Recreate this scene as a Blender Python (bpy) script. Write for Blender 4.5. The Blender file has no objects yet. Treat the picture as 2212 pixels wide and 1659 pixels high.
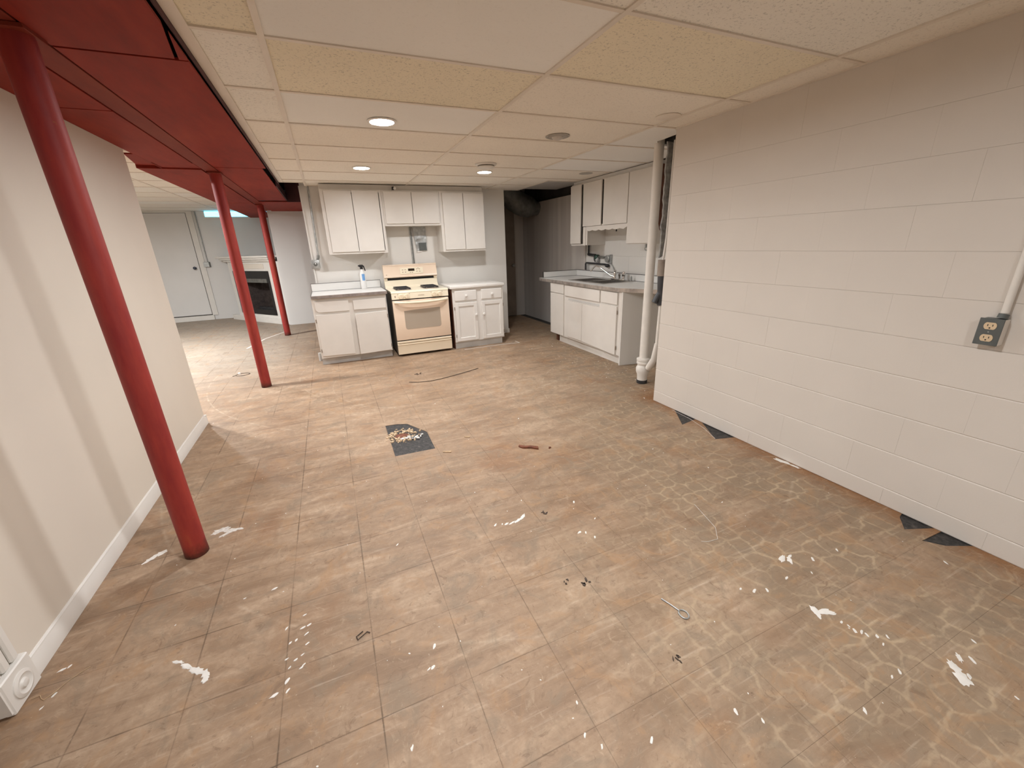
import bpy, bmesh, math, random
from mathutils import Vector, Matrix

# ------------------------------------------------------------------ camera, world, exposure
sc = bpy.context.scene
H = 2.191                      # kitchen ceiling height
CAM_H = 1.421
F_PX = 879.446
cam_d = bpy.data.cameras.new('camera')
cam_d.sensor_fit = 'HORIZONTAL'; cam_d.sensor_width = 36.0
cam_d.lens = F_PX / 2212.0 * 36.0
cam_d.clip_start = 0.02; cam_d.clip_end = 100
cam = bpy.data.objects.new('camera', cam_d)
sc.collection.objects.link(cam)
right = Vector((0.9152046, -0.40162032, -0.03319126))
fwd = Vector((0.3698008, 0.86970961, -0.3268831))
upv = Vector((0.16014965, 0.28689077, 0.94448175))
cam.matrix_world = Matrix(((right.x, upv.x, -fwd.x, 0), (right.y, upv.y, -fwd.y, 0), (right.z, upv.z, -fwd.z, CAM_H), (0, 0, 0, 1)))
sc.camera = cam

world = bpy.data.worlds.new('world'); sc.world = world
world.use_nodes = True
world.node_tree.nodes['Background'].inputs[0].default_value = (0.05, 0.05, 0.055, 1)
world.node_tree.nodes['Background'].inputs[1].default_value = 0.2

sc.view_settings.view_transform = 'Standard'
sc.view_settings.look = 'None'
sc.view_settings.exposure = 0.0
sc.view_settings.gamma = 1.0
sc.view_settings.use_curve_mapping = False
sc.cycles.max_bounces = 6
sc.cycles.diffuse_bounces = 4
sc.cycles.glossy_bounces = 4
sc.cycles.use_denoising = True
sc.cycles.adaptive_threshold = 0.04

LAMP_KITCHEN = 610.0           # radiance of a lit lens in the kitchen row
LAMP_DEN = 1500.0               # the two in the next room, the second one added
LAMP_COL = (0.985, 1.0, 1.02)
LAMP_DEN_COL = (0.97, 0.99, 1.0)
# lit lamp positions (each lamp's emitter is built with its fitting further down)
LAMPS = [(0.476, 3.12), (0.48, 4.83), (1.805, 4.83)]
LAMPS_BEHIND = [(0.476, 1.0), (0.476, -0.9)]  # second one is unseen, added to brighten the near room
LAMPS_DEN = [(-2.11, 5.2), (-2.7, 7.3)]  # second one is hidden from view, added to brighten the far den

random.seed(7)
PI = math.pi
COL = sc.collection

# ------------------------------------------------------------------ materials
def new_mat(name):
    m = bpy.data.materials.new(name); m.use_nodes = True
    nt = m.node_tree; nt.nodes.clear()
    out = nt.nodes.new('ShaderNodeOutputMaterial')
    b = nt.nodes.new('ShaderNodeBsdfPrincipled')
    nt.links.new(b.outputs[0], out.inputs[0])
    return m, nt, b

def N(nt, t, **kw):
    n = nt.nodes.new(t)
    for k, v in kw.items():
        if k.startswith('i_'):
            key = k[2:]
            key = int(key) if key.isdigit() else key
            n.inputs[key].default_value = v
        else:
            setattr(n, k, v)
    return n

def L(nt, a, b): nt.links.new(a, b)

def c4(c): return (c[0], c[1], c[2], 1.0)

def ramp(nt, fac, stops):
    r = N(nt, 'ShaderNodeValToRGB')
    els = r.color_ramp.elements
    while len(els) < len(stops): els.new(0.5)
    for e, (p, c) in zip(els, stops):
        e.position = p; e.color = c4(c) if len(c) == 3 else c
    L(nt, fac, r.inputs[0])
    return r

def pos(nt):
    return N(nt, 'ShaderNodeNewGeometry').outputs['Position']

def noise(nt, vec, scale, detail=3, rough=0.55, dist=0.0):
    n = N(nt, 'ShaderNodeTexNoise')
    n.inputs['Scale'].default_value = scale; n.inputs['Detail'].default_value = detail
    n.inputs['Roughness'].default_value = rough; n.inputs['Distortion'].default_value = dist
    L(nt, vec, n.inputs['Vector'])
    return n.outputs['Fac']

def mixc(nt, fac, a, b, mode='MIX'):
    m = N(nt, 'ShaderNodeMix'); m.data_type = 'RGBA'; m.blend_type = mode
    if hasattr(fac, 'is_linked') or hasattr(fac, 'links'): L(nt, fac, m.inputs[0])
    else: m.inputs[0].default_value = fac
    for v, i in ((a, 6), (b, 7)):
        if isinstance(v, tuple): m.inputs[i].default_value = c4(v)
        else: L(nt, v, m.inputs[i])
    return m.outputs[2]

def math_n(nt, op, a, b=None, clamp=False):
    m = N(nt, 'ShaderNodeMath'); m.operation = op; m.use_clamp = clamp
    for v, i in ((a, 0), (b, 1)):
        if v is None: continue
        if isinstance(v, (int, float)): m.inputs[i].default_value = v
        else: L(nt, v, m.inputs[i])
    return m.outputs[0]

def maprange(nt, v, a, b, c=0.0, d=1.0):
    m = N(nt, 'ShaderNodeMapRange'); m.clamp = True
    L(nt, v, m.inputs[0])
    for i, x in zip((1, 2, 3, 4), (a, b, c, d)): m.inputs[i].default_value = x
    return m.outputs[0]

def bump(nt, b, h, strength=0.2, dist=0.002):
    n = N(nt, 'ShaderNodeBump'); n.inputs['Strength'].default_value = strength; n.inputs['Distance'].default_value = dist
    L(nt, h, n.inputs['Height']); L(nt, n.outputs[0], b.inputs['Normal'])

def paint(name, col, rough=0.55, var=0.06, vscale=3.0, bscale=120, bstr=0.12, metallic=0.0, coat=0.0, col2=None, spec=0.5):
    m, nt, b = new_mat(name)
    p = pos(nt)
    n1 = noise(nt, p, vscale, 2.5, 0.6)
    lo = tuple(x * (1 - var) for x in col) if col2 is None else col2
    hi = tuple(min(1, x * (1 + var)) for x in col)
    r = ramp(nt, n1, [(0.3, lo), (0.7, hi)])
    L(nt, r.outputs[0], b.inputs['Base Color'])
    b.inputs['Roughness'].default_value = rough
    b.inputs['Metallic'].default_value = metallic
    b.inputs['Coat Weight'].default_value = coat
    b.inputs['Specular IOR Level'].default_value = spec
    if bstr > 0:
        bump(nt, b, noise(nt, p, bscale, 2, 0.6), bstr, 0.001)
    return m

def emit(name, col, strength):
    m, nt, b = new_mat(name)
    b.inputs['Base Color'].default_value = (0.8, 0.8, 0.8, 1)
    b.inputs['Emission Color'].default_value = c4(col)
    b.inputs['Emission Strength'].default_value = strength
    return m

M = {}
M['wall_cream'] = paint('wall_cream', (0.74, 0.68, 0.595), 0.6, 0.03, 1.5, 250, 0.08)
M['wall_white'] = paint('wall_white', (0.75, 0.725, 0.68), 0.55, 0.03, 1.5, 200, 0.1)
M['block_paint'] = paint('block_paint', (0.70, 0.645, 0.58), 0.55, 0.02, 2.5, 160, 0.3)
M['block_joint'] = paint('block_joint', (0.68, 0.63, 0.565), 0.6, 0.03, 6, 120, 0.3)
M['wall_den'] = paint('wall_den', (0.76, 0.75, 0.73), 0.55, 0.03, 1.5, 150, 0.1)
M['trim_white'] = paint('trim_white', (0.78, 0.755, 0.71), 0.42, 0.03, 5, 90, 0.08)
M['cab_white'] = paint('cab_white', (0.74, 0.70, 0.645), 0.42, 0.03, 4, 90, 0.1)
M['cab_white2'] = paint('cab_white2', (0.82, 0.79, 0.745), 0.38, 0.02, 4, 90, 0.06)
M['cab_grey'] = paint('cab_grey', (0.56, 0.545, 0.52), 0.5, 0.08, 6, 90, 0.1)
M['cab_inside'] = paint('cab_inside', (0.10, 0.06, 0.045), 0.8, 0.2, 6, 60, 0.1)
M['brown_board'] = paint('brown_board', (0.14, 0.052, 0.028), 0.6, 0.35, 14, 60, 0.2)
M['laminate'] = paint('laminate', (0.76, 0.75, 0.72), 0.3, 0.02, 6, 0, 0)
M['edge_band'] = paint('edge_band', (0.25, 0.205, 0.18), 0.45, 0.25, 18, 60, 0.1)
M['edge_metal'] = paint('edge_metal', (0.45, 0.40, 0.36), 0.35, 0.3, 14, 60, 0.2, metallic=0.6)
M['dark_line'] = paint('dark_line', (0.06, 0.05, 0.045), 0.6, 0.2, 9, 60, 0.1)
M['bisque'] = paint('bisque', (0.86, 0.74, 0.56), 0.28, 0.02, 3, 0, 0, coat=0.5)
M['bisque_pale'] = paint('bisque_pale', (0.88, 0.79, 0.61), 0.28, 0.02, 3, 0, 0, coat=0.5)
M['bisque_pink'] = paint('bisque_pink', (0.86, 0.685, 0.53), 0.3, 0.02, 3, 0, 0, coat=0.4)
M['oven_glass'] = paint('oven_glass', (0.44, 0.37, 0.295), 0.16, 0.03, 3, 0, 0, coat=0.6)
M['stove_side'] = paint('stove_side', (0.20, 0.17, 0.14), 0.5, 0.15, 5, 60, 0.1)
M['black'] = paint('black', (0.012, 0.011, 0.011), 0.5, 0.2, 9, 60, 0.1)
M['black_iron'] = paint('black_iron', (0.035, 0.035, 0.037), 0.5, 0.4, 20, 90, 0.3)
M['pan_dark'] = paint('pan_dark', (0.24, 0.19, 0.165), 0.3, 0.5, 30, 90, 0.2, metallic=0.4)
M['display'] = paint('display', (0.03, 0.018, 0.012), 0.15, 0.1, 9, 0, 0)
M['print_grey'] = paint('print_grey', (0.42, 0.30, 0.22), 0.5, 0.1, 40, 0, 0)
M['steel'] = paint('steel', (0.52, 0.49, 0.46), 0.28, 0.08, 25, 200, 0.05, metallic=0.95)
M['chrome'] = paint('chrome', (0.75, 0.74, 0.73), 0.1, 0.03, 8, 0, 0, metallic=1.0)
M['galv'] = paint('galv', (0.42, 0.43, 0.42), 0.45, 0.22, 22, 90, 0.1, metallic=0.7)
M['galv_dark'] = paint('galv_dark', (0.17, 0.17, 0.155), 0.5, 0.3, 12, 90, 0.2, metallic=0.3)
M['box_grey'] = paint('box_grey', (0.105, 0.115, 0.11), 0.45, 0.12, 14, 80, 0.1)
M['ivory'] = paint('ivory', (0.70, 0.54, 0.35), 0.4, 0.03, 9, 0, 0)
M['pipe_white'] = paint('pipe_white', (0.80, 0.76, 0.70), 0.42, 0.04, 9, 60, 0.25)
M['pipe_tan'] = paint('pipe_tan', (0.34, 0.28, 0.23), 0.6, 0.2, 12, 60, 0.2)
M['pipe_black'] = paint('pipe_black', (0.06, 0.062, 0.068), 0.4, 0.15, 12, 60, 0.1)
M['mortar_grey'] = paint('mortar_grey', (0.30, 0.295, 0.28), 0.8, 0.35, 22, 60, 0.6)
M['valve_green'] = paint('valve_green', (0.03, 0.07, 0.05), 0.5, 0.3, 22, 60, 0.2)
M['bottle_white'] = paint('bottle_white', (0.83, 0.82, 0.80), 0.35, 0.02, 9, 0, 0)
M['bottle_label'] = paint('bottle_label', (0.16, 0.35, 0.66), 0.4, 0.05, 30, 0, 0)
M['knob_dark'] = paint('knob_dark', (0.02, 0.03, 0.055), 0.3, 0.1, 9, 0, 0)
M['wood_red'] = paint('wood_red', (0.17, 0.055, 0.026), 0.7, 0.4, 40, 60, 0.3)
M['wood_pale'] = paint('wood_pale', (0.52, 0.37, 0.22), 0.7, 0.2, 40, 60, 0.2)
M['fleck'] = paint('fleck', (0.80, 0.77, 0.72), 0.6, 0.06, 30, 60, 0.2)
M['fleck_thin'] = paint('fleck_thin', (0.66, 0.62, 0.57), 0.7, 0.25, 40, 60, 0.2)
M['crumb'] = paint('crumb', (0.62, 0.46, 0.30), 0.9, 0.35, 60, 60, 0.4)
M['scrap_dark'] = paint('scrap_dark', (0.085, 0.06, 0.045), 0.8, 0.4, 60, 60, 0.3)
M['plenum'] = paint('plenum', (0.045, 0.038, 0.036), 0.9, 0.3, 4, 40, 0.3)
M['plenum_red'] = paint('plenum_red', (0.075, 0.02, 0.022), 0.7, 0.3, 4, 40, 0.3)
M['firebox'] = paint('firebox', (0.014, 0.011, 0.010), 0.55, 0.5, 12, 60, 0.3)
M['firebrick'] = paint('firebrick', (0.045, 0.032, 0.028), 0.8, 0.4, 16, 60, 0.3)
M['lamp_lens'] = emit('lamp_lens', LAMP_COL, LAMP_KITCHEN)
M['lamp_lens_far'] = emit('lamp_lens_far', LAMP_COL, LAMP_KITCHEN * 0.5)
M['lamp_lens_den_added'] = emit('lamp_lens_den_added', LAMP_DEN_COL, LAMP_DEN * 1.6)
M['lamp_lens_den'] = emit('lamp_lens_den', LAMP_DEN_COL, LAMP_DEN)
M['lens_off'] = paint('lens_off', (0.55, 0.52, 0.48), 0.35, 0.06, 30, 0, 0)
M['can_grey'] = paint('can_grey', (0.40, 0.37, 0.33), 0.4, 0.1, 30, 0, 0)
M['daylight_pane'] = emit('daylight_pane', (0.13, 0.68, 1.0), 4.2)
M['hinge'] = paint('hinge', (0.35, 0.28, 0.22), 0.4, 0.3, 60, 0, 0, metallic=0.6)

# red enamel on soffit boards and posts: brush-marked
def red_mat(name, col, rough, streak):
    m, nt, b = new_mat(name)
    p = pos(nt)
    mp = N(nt, 'ShaderNodeMapping'); mp.inputs['Scale'].default_value = streak
    L(nt, p, mp.inputs[0])
    n1 = noise(nt, mp.outputs[0], 2.2, 6, 0.65)
    n2 = noise(nt, p, 0.9, 3, 0.5)
    f = math_n(nt, 'ADD', math_n(nt, 'MULTIPLY', n1, 0.65), math_n(nt, 'MULTIPLY', n2, 0.35))
    r = ramp(nt, f, [(0.32, tuple(x * 0.72 for x in col)), (0.52, col), (0.72, (col[0] * 1.18, col[1] * 1.5, col[2] * 1.25))])
    L(nt, r.outputs[0], b.inputs['Base Color'])
    b.inputs['Roughness'].default_value = rough
    b.inputs['Specular IOR Level'].default_value = 0.12
    bump(nt, b, n1, 0.1, 0.002)
    return m
M['red_board'] = red_mat('red_board', (0.27, 0.028, 0.016), 0.6, (6, 1.2, 6))
M['red_beam'] = red_mat('red_beam', (0.22, 0.036, 0.022), 0.6, (5, 1, 5))

def post_mat():
    m, nt, b = new_mat('red_post')
    p = pos(nt)
    mp = N(nt, 'ShaderNodeMapping'); mp.inputs['Scale'].default_value = (4, 4, 0.8)
    L(nt, p, mp.inputs[0])
    n1 = noise(nt, mp.outputs[0], 3.0, 5, 0.6)
    base = ramp(nt, n1, [(0.3, (0.24, 0.022, 0.022)), (0.6, (0.37, 0.045, 0.032)), (0.8, (0.44, 0.09, 0.04))]).outputs[0]
    sep = N(nt, 'ShaderNodeSeparateXYZ'); L(nt, p, sep.inputs[0])
    n3 = noise(nt, p, 22, 5, 0.7)
    low = maprange(nt, math_n(nt, 'ADD', sep.outputs[2], math_n(nt, 'MULTIPLY', n3, -0.10)), -0.05, 0.03, 1, 0)
    col = mixc(nt, low, base, (0.055, 0.018, 0.010))
    sp = math_n(nt, 'GREATER_THAN', noise(nt, p, 35, 4, 0.7), 0.70)
    col = mixc(nt, math_n(nt, 'MULTIPLY', sp, 0.55), col, (0.30, 0.10, 0.03))
    L(nt, col, b.inputs['Base Color'])
    b.inputs['Roughness'].default_value = 0.55
    b.inputs['Specular IOR Level'].default_value = 0.35
    bump(nt, b, n3, 0.15, 0.002)
    return m
M['red_post'] = post_mat()

# ceiling boards: fissured mineral fibre, smooth replacement, and yellowed
def ceil_mat(name, col, fissure, bs=0.4):
    m, nt, b = new_mat(name)
    p = pos(nt)
    n1 = noise(nt, p, 95, 4, 0.62, 0.6)
    n2 = noise(nt, p, 1.3, 3, 0.5)
    base = ramp(nt, n2, [(0.3, tuple(x * 0.97 for x in col)), (0.7, tuple(min(1, x * 1.03) for x in col))]).outputs[0]
    pit = maprange(nt, n1, 0.56, 0.66, 0, fissure)
    col_o = mixc(nt, pit, base, tuple(x * 0.5 for x in col))
    L(nt, col_o, b.inputs['Base Color'])
    b.inputs['Roughness'].default_value = 0.85
    b.inputs['Specular IOR Level'].default_value = 0.2
    bump(nt, b, n1, bs, 0.002)
    return m
M['ceil_cream'] = ceil_mat('ceil_cream', (0.88, 0.83, 0.745), 0.35)
M['ceil_yellow'] = ceil_mat('ceil_yellow', (0.86, 0.79, 0.63), 0.7, 0.6)
M['ceil_white'] = ceil_mat('ceil_white', (0.88, 0.875, 0.85), 0.08, 0.15)
M['ceil_pale'] = ceil_mat('ceil_pale', (0.88, 0.85, 0.785), 0.6, 0.5)
M['grid_bar'] = paint('grid_bar', (0.78, 0.71, 0.62), 0.45, 0.05, 5, 60, 0.05)

# hall panelling: dingy taupe board with vertical streaks
def hall_mat():
    m, nt, b = new_mat('hall_panel')
    p = pos(nt)
    mp = N(nt, 'ShaderNodeMapping'); mp.inputs['Scale'].default_value = (2.0, 2.6, 0.10)
    L(nt, p, mp.inputs[0])
    n1 = noise(nt, mp.outputs[0], 1.6, 4, 0.55)
    col = ramp(nt, n1, [(0.30, (0.44, 0.39, 0.35)), (0.55, (0.54, 0.495, 0.45)), (0.72, (0.66, 0.61, 0.55))]).outputs[0]
    sep = N(nt, 'ShaderNodeSeparateXYZ'); L(nt, p, sep.inputs[0])
    low = maprange(nt, sep.outputs[2], 0.0, 1.3, 0.55, 0)
    col = mixc(nt, low, col, (0.50, 0.485, 0.465))
    L(nt, col, b.inputs['Base Color'])
    b.inputs['Roughness'].default_value = 0.6
    return m
M['hall_panel'] = hall_mat()
M['hall_door'] = paint('hall_door', (0.30, 0.245, 0.20), 0.5, 0.15, 4, 60, 0.1)

PX, PY, X0, Y0 = 0.3, 0.3048, -0.068, 1.297
# worn vinyl floor tile: tan wear, brown dirt, ghost of a curly printed pattern, scratches
def floor_mat():
    m, nt, b = new_mat('vinyl_tile')
    p = pos(nt)
    sep = N(nt, 'ShaderNodeSeparateXYZ'); L(nt, p, sep.inputs[0])
    rot = N(nt, 'ShaderNodeMapping'); rot.inputs['Rotation'].default_value = (0, 0, 0.35); rot.inputs['Scale'].default_value = (1.0, 3.2, 1)
    L(nt, p, rot.inputs[0])
    big = noise(nt, p, 0.85, 5, 0.6, 0.4)
    smear = noise(nt, rot.outputs[0], 2.6, 6, 0.66, 0.8)
    fine = noise(nt, p, 28, 4, 0.72, 0.5)
    wear = math_n(nt, 'ADD', math_n(nt, 'MULTIPLY', big, 0.45), math_n(nt, 'MULTIPLY', smear, 0.55))
    base = ramp(nt, wear, [(0.30, (0.165, 0.104, 0.064)), (0.42, (0.285, 0.190, 0.122)), (0.52, (0.385, 0.268, 0.178)), (0.64, (0.52, 0.385, 0.268))]).outputs[0]
    base = mixc(nt, maprange(nt, fine, 0.40, 0.70, 0, 0.5), base, (0.26, 0.168, 0.104), 'MIX')
    # greyish unworn print zone, strongest away from the walked path
    zone = maprange(nt, math_n(nt, 'ADD', sep.outputs[0], math_n(nt, 'MULTIPLY', sep.outputs[1], -0.42)), 0.0, 1.2, 0, 1)
    patchy = maprange(nt, noise(nt, p, 2.1, 4, 0.6), 0.37, 0.55, 0, 1)
    zone = math_n(nt, 'MULTIPLY', zone, patchy)
    base = mixc(nt, math_n(nt, 'MULTIPLY', zone, 0.55), base, (0.285, 0.222, 0.152))
    nz = N(nt, 'ShaderNodeTexNoise'); nz.inputs['Scale'].default_value = 16; nz.inputs['Detail'].default_value = 2; L(nt, p, nz.inputs['Vector'])
    vm = N(nt, 'ShaderNodeVectorMath'); vm.operation = 'SCALE'; vm.inputs[3].default_value = 0.045; L(nt, nz.outputs['Color'], vm.inputs[0])
    va = N(nt, 'ShaderNodeVectorMath'); va.operation = 'ADD'; L(nt, p, va.inputs[0]); L(nt, vm.outputs[0], va.inputs[1])
    vo = N(nt, 'ShaderNodeTexVoronoi'); vo.feature = 'DISTANCE_TO_EDGE'; vo.inputs['Scale'].default_value = 10.5; vo.inputs['Randomness'].default_value = 0.55
    L(nt, va.outputs[0], vo.inputs['Vector'])
    line = maprange(nt, vo.outputs['Distance'], 0.03, 0.085, 1, 0)
    line = math_n(nt, 'MULTIPLY', line, math_n(nt, 'MULTIPLY', zone, maprange(nt, smear, 0.36, 0.56, 0.15, 0.8)))
    base = mixc(nt, line, base, (0.50, 0.38, 0.25))
    # orange and violet-brown stains
    st = maprange(nt, noise(nt, p, 1.35, 4, 0.6, 0.7), 0.56, 0.72, 0, 0.7)
    base = mixc(nt, st, base, (0.27, 0.135, 0.065))
    st2 = maprange(nt, noise(nt, p, 3.1, 4, 0.65, 0.4), 0.64, 0.76, 0, 0.5)
    base = mixc(nt, st2, base, (0.19, 0.135, 0.115))
    # dirt near the block wall
    edge = math_n(nt, 'MULTIPLY', maprange(nt, math_n(nt, 'ADD', sep.outputs[0], math_n(nt, 'MULTIPLY', fine, 0.18)), 2.50, 2.66, 0, 0.85), maprange(nt, sep.outputs[1], 2.8, 3.0, 1, 0))
    base = mixc(nt, edge, base, (0.26, 0.115, 0.042))
    # paler, greyer floor colour towards the den
    den_tint = math_n(nt, 'MULTIPLY', maprange(nt, sep.outputs[1], 4.6, 6.4, 0, 1), maprange(nt, sep.outputs[0], -0.1, -1.0, 0, 1))
    base = mixc(nt, math_n(nt, 'MULTIPLY', den_tint, 0.72), base, mixc(nt, smear, (0.28, 0.245, 0.205), (0.46, 0.41, 0.35)))
    # grime caught along the tile joints, heavier on the walked side
    for k, (o_, pt) in enumerate(((X0, PX), (Y0, PY))):
        fr = math_n(nt, 'PINGPONG', math_n(nt, 'SUBTRACT', sep.outputs[k], o_), pt * 0.5)
        jl = maprange(nt, fr, 0.001, 0.0042, 1, 0)
        jw = math_n(nt, 'MULTIPLY', maprange(nt, sep.outputs[0], -0.3, 1.3, 0.8, 0.10), maprange(nt, noise(nt, p, 3.7, 2), 0.42, 0.6, 0.1, 1.0))
        base = mixc(nt, math_n(nt, 'MULTIPLY', jl, jw), base, (0.13, 0.085, 0.055))
    # arc scratches from swinging furniture
    for (cx, cy, r, w, a) in ((1.1, 5.6, 2.55, 0.010, 0.5), (1.25, 5.2, 1.75, 0.008, 0.45), (1.15, 3.3, 2.35, 0.012, 0.35), (3.2, 2.9, 1.5, 0.008, 0.4), (0.9, 4.6, 1.05, 0.008, 0.35)):
        cmb = N(nt, 'ShaderNodeCombineXYZ'); cmb.inputs[0].default_value = cx; cmb.inputs[1].default_value = cy
        ds = N(nt, 'ShaderNodeVectorMath'); ds.operation = 'DISTANCE'; L(nt, p, ds.inputs[0]); L(nt, cmb.outputs[0], ds.inputs[1])
        q = math_n(nt, 'ABSOLUTE', math_n(nt, 'SUBTRACT', ds.outputs['Value'], r))
        mk = math_n(nt, 'MULTIPLY', maprange(nt, q, 0.0, w, a, 0), maprange(nt, smear, 0.42, 0.6, 0, 1))
        base = mixc(nt, mk, base, (0.62, 0.50, 0.37))
    # mottled ochre and grey-olive rubbed patches
    mo = noise(nt, p, 5.5, 5, 0.65, 1.4)
    base = mixc(nt, maprange(nt, mo, 0.54, 0.66, 0, 0.5), base, (0.41, 0.245, 0.130))
    base = mixc(nt, maprange(nt, mo, 0.46, 0.34, 0, 0.6), base, (0.255, 0.195, 0.138))
    bl = noise(nt, p, 13, 5, 0.7, 2.2)
    base = mixc(nt, maprange(nt, bl, 0.58, 0.70, 0, 0.4), base, (0.54, 0.405, 0.28))
    base = mixc(nt, maprange(nt, bl, 0.42, 0.32, 0, 0.55), base, (0.19, 0.122, 0.078))
    sm = N(nt, 'ShaderNodeMapping'); sm.inputs['Rotation'].default_value = (0, 0, 0.28); sm.inputs['Scale'].default_value = (1.6, 26, 1)
    L(nt, p, sm.inputs[0])
    stx = noise(nt, sm.outputs[0], 2.2, 4, 0.65)
    base = mixc(nt, maprange(nt, stx, 0.58, 0.72, 0, 0.3), base, (0.62, 0.50, 0.385))
    base = mixc(nt, maprange(nt, stx, 0.42, 0.30, 0, 0.35), base, (0.24, 0.155, 0.10))
    # small pale and dark grit
    g = noise(nt, p, 75, 3, 0.6)
    base = mixc(nt, maprange(nt, g, 0.69, 0.74, 0, 0.55), base, (0.60, 0.50, 0.38))
    base = mixc(nt, maprange(nt, noise(nt, p, 48, 3, 0.6, 0.3), 0.70, 0.76, 0, 0.6), base, (0.10, 0.062, 0.04))
    L(nt, base, b.inputs['Base Color'])
    L(nt, maprange(nt, smear, 0.3, 0.7, 0.52, 0.68), b.inputs['Roughness'])
    b.inputs['Specular IOR Level'].default_value = 0.3
    bump(nt, b, math_n(nt, 'ADD', fine, math_n(nt, 'MULTIPLY', smear, 0.8)), 0.12, 0.002)
    return m
M['vinyl'] = floor_mat()

def mastic_mat():
    m, nt, b = new_mat('black_mastic')
    p = pos(nt)
    n1 = noise(nt, p, 40, 5, 0.7)
    col = ramp(nt, n1, [(0.42, (0.018, 0.017, 0.017)), (0.60, (0.055, 0.05, 0.047)), (0.74, (0.17, 0.14, 0.11))]).outputs[0]
    L(nt, col, b.inputs['Base Color'])
    b.inputs['Roughness'].default_value = 0.6
    bump(nt, b, n1, 0.3, 0.002)
    return m
M['mastic'] = mastic_mat()

# ------------------------------------------------------------------ mesh helpers
class MB:
    """Collects shapes (world coordinates) into one mesh."""
    def __init__(self): self.bm = bmesh.new()
    def box(self, x0, x1, y0, y1, z0, z1, bev=0.0, seg=1):
        vs = [self.bm.verts.new((x, y, z)) for x in (x0, x1) for y in (y0, y1) for z in (z0, z1)]
        idx = [(0, 1, 3, 2), (4, 6, 7, 5), (0, 4, 5, 1), (2, 3, 7, 6), (0, 2, 6, 4), (1, 5, 7, 3)]
        fs = [self.bm.faces.new([vs[i] for i in q]) for q in idx]
        if bev > 0:
            es = list({e for f in fs for e in f.edges})
            bmesh.ops.bevel(self.bm, geom=es, offset=bev, segments=seg, profile=0.5, affect='EDGES')
        return self
    def prism(self, poly, a0, a1, axis='z', bev=0.0):
        """poly: 2D points, extruded along axis between a0 and a1. z: (x,y); y: (x,z); x: (y,z)."""
        def P(p, a):
            return {'z': (p[0], p[1], a), 'y': (p[0], a, p[1]), 'x': (a, p[0], p[1])}[axis]
        A = [self.bm.verts.new(P(p, a0)) for p in poly]
        B = [self.bm.verts.new(P(p, a1)) for p in poly]
        fs = [self.bm.faces.new(A), self.bm.faces.new(B[::-1])]
        n = len(poly)
        for i in range(n):
            fs.append(self.bm.faces.new((A[i], B[i], B[(i + 1) % n], A[(i + 1) % n])))
        if bev > 0:
            es = list({e for f in fs for e in f.edges})
            bmesh.ops.bevel(self.bm, geom=es, offset=bev, segments=1, affect='EDGES')
        return self
    def tube(self, pts, r, n=12, caps=True, rs=None):
        pts = [Vector(p) for p in pts]
        rings = []
        ref = None
        for i, p in enumerate(pts):
            if i == 0: t = pts[1] - pts[0]
            elif i == len(pts) - 1: t = pts[-1] - pts[-2]
            else: t = (pts[i + 1] - p).normalized() + (p - pts[i - 1]).normalized()
            t.normalize()
            if ref is None:
                ref = Vector((0, 0, 1)) if abs(t.z) < 0.9 else Vector((1, 0, 0))
            a = (ref - t * ref.dot(t)).normalized(); b = t.cross(a); ref = a
            rr = rs[i] if rs else r
            rings.append([self.bm.verts.new(p + (a * math.cos(k * 2 * PI / n) + b * math.sin(k * 2 * PI / n)) * rr) for k in range(n)])
        for A, B in zip(rings, rings[1:]):
            for k in range(n):
                self.bm.faces.new((A[k], A[(k + 1) % n], B[(k + 1) % n], B[k]))
        if caps:
            self.bm.faces.new(rings[0][::-1]); self.bm.faces.new(rings[-1])
        return self
    def lathe(self, prof, c, axis='z', n=24):
        """prof: list of (r, h) along axis from centre c; closed with caps where r > 0."""
        c = Vector(c)
        ax = {'x': (Vector((0, 1, 0)), Vector((0, 0, 1)), Vector((1, 0, 0))), '-x': (Vector((0, 0, 1)), Vector((0, 1, 0)), Vector((-1, 0, 0))),
              'y': (Vector((0, 0, 1)), Vector((1, 0, 0)), Vector((0, 1, 0))), '-y': (Vector((1, 0, 0)), Vector((0, 0, 1)), Vector((0, -1, 0))),
              'z': (Vector((1, 0, 0)), Vector((0, 1, 0)), Vector((0, 0, 1))), '-z': (Vector((0, 1, 0)), Vector((1, 0, 0)), Vector((0, 0, -1)))}[axis] if isinstance(axis, str) else axis
        rings = [[self.bm.verts.new(c + (ax[0] * math.cos(k * 2 * PI / n) + ax[1] * math.sin(k * 2 * PI / n)) * r + ax[2] * h) for k in range(n)] for r, h in prof]
        for A, B in zip(rings, rings[1:]):
            for k in range(n):
                self.bm.faces.new((A[k], A[(k + 1) % n], B[(k + 1) % n], B[k]))
        self.bm.faces.new(rings[0][::-1]); self.bm.faces.new(rings[-1])
        return self
    def blob(self, c, rx, ry, rot, h=0.0012, n=9, jag=0.3, rnd=random):
        A, B = [], []
        for k in range(n):
            a = k * 2 * PI / n; q = 1 + rnd.uniform(-jag, jag)
            x, y = rx * math.cos(a) * q, ry * math.sin(a) * q
            X = c[0] + x * math.cos(rot) - y * math.sin(rot); Y = c[1] + x * math.sin(rot) + y * math.cos(rot)
            A.append(self.bm.verts.new((X, Y, c[2]))); B.append(self.bm.verts.new((c[0] + (X - c[0]) * 0.85, c[1] + (Y - c[1]) * 0.85, c[2] + h)))
        for k in range(n): self.bm.faces.new((A[k], A[(k + 1) % n], B[(k + 1) % n], B[k]))
        self.bm.faces.new(B); self.bm.faces.new(A[::-1])
        return self
    def quadbox(self, q, z0, z1, bev=0.0): return self.prism(q, z0, z1, 'z', bev)
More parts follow.
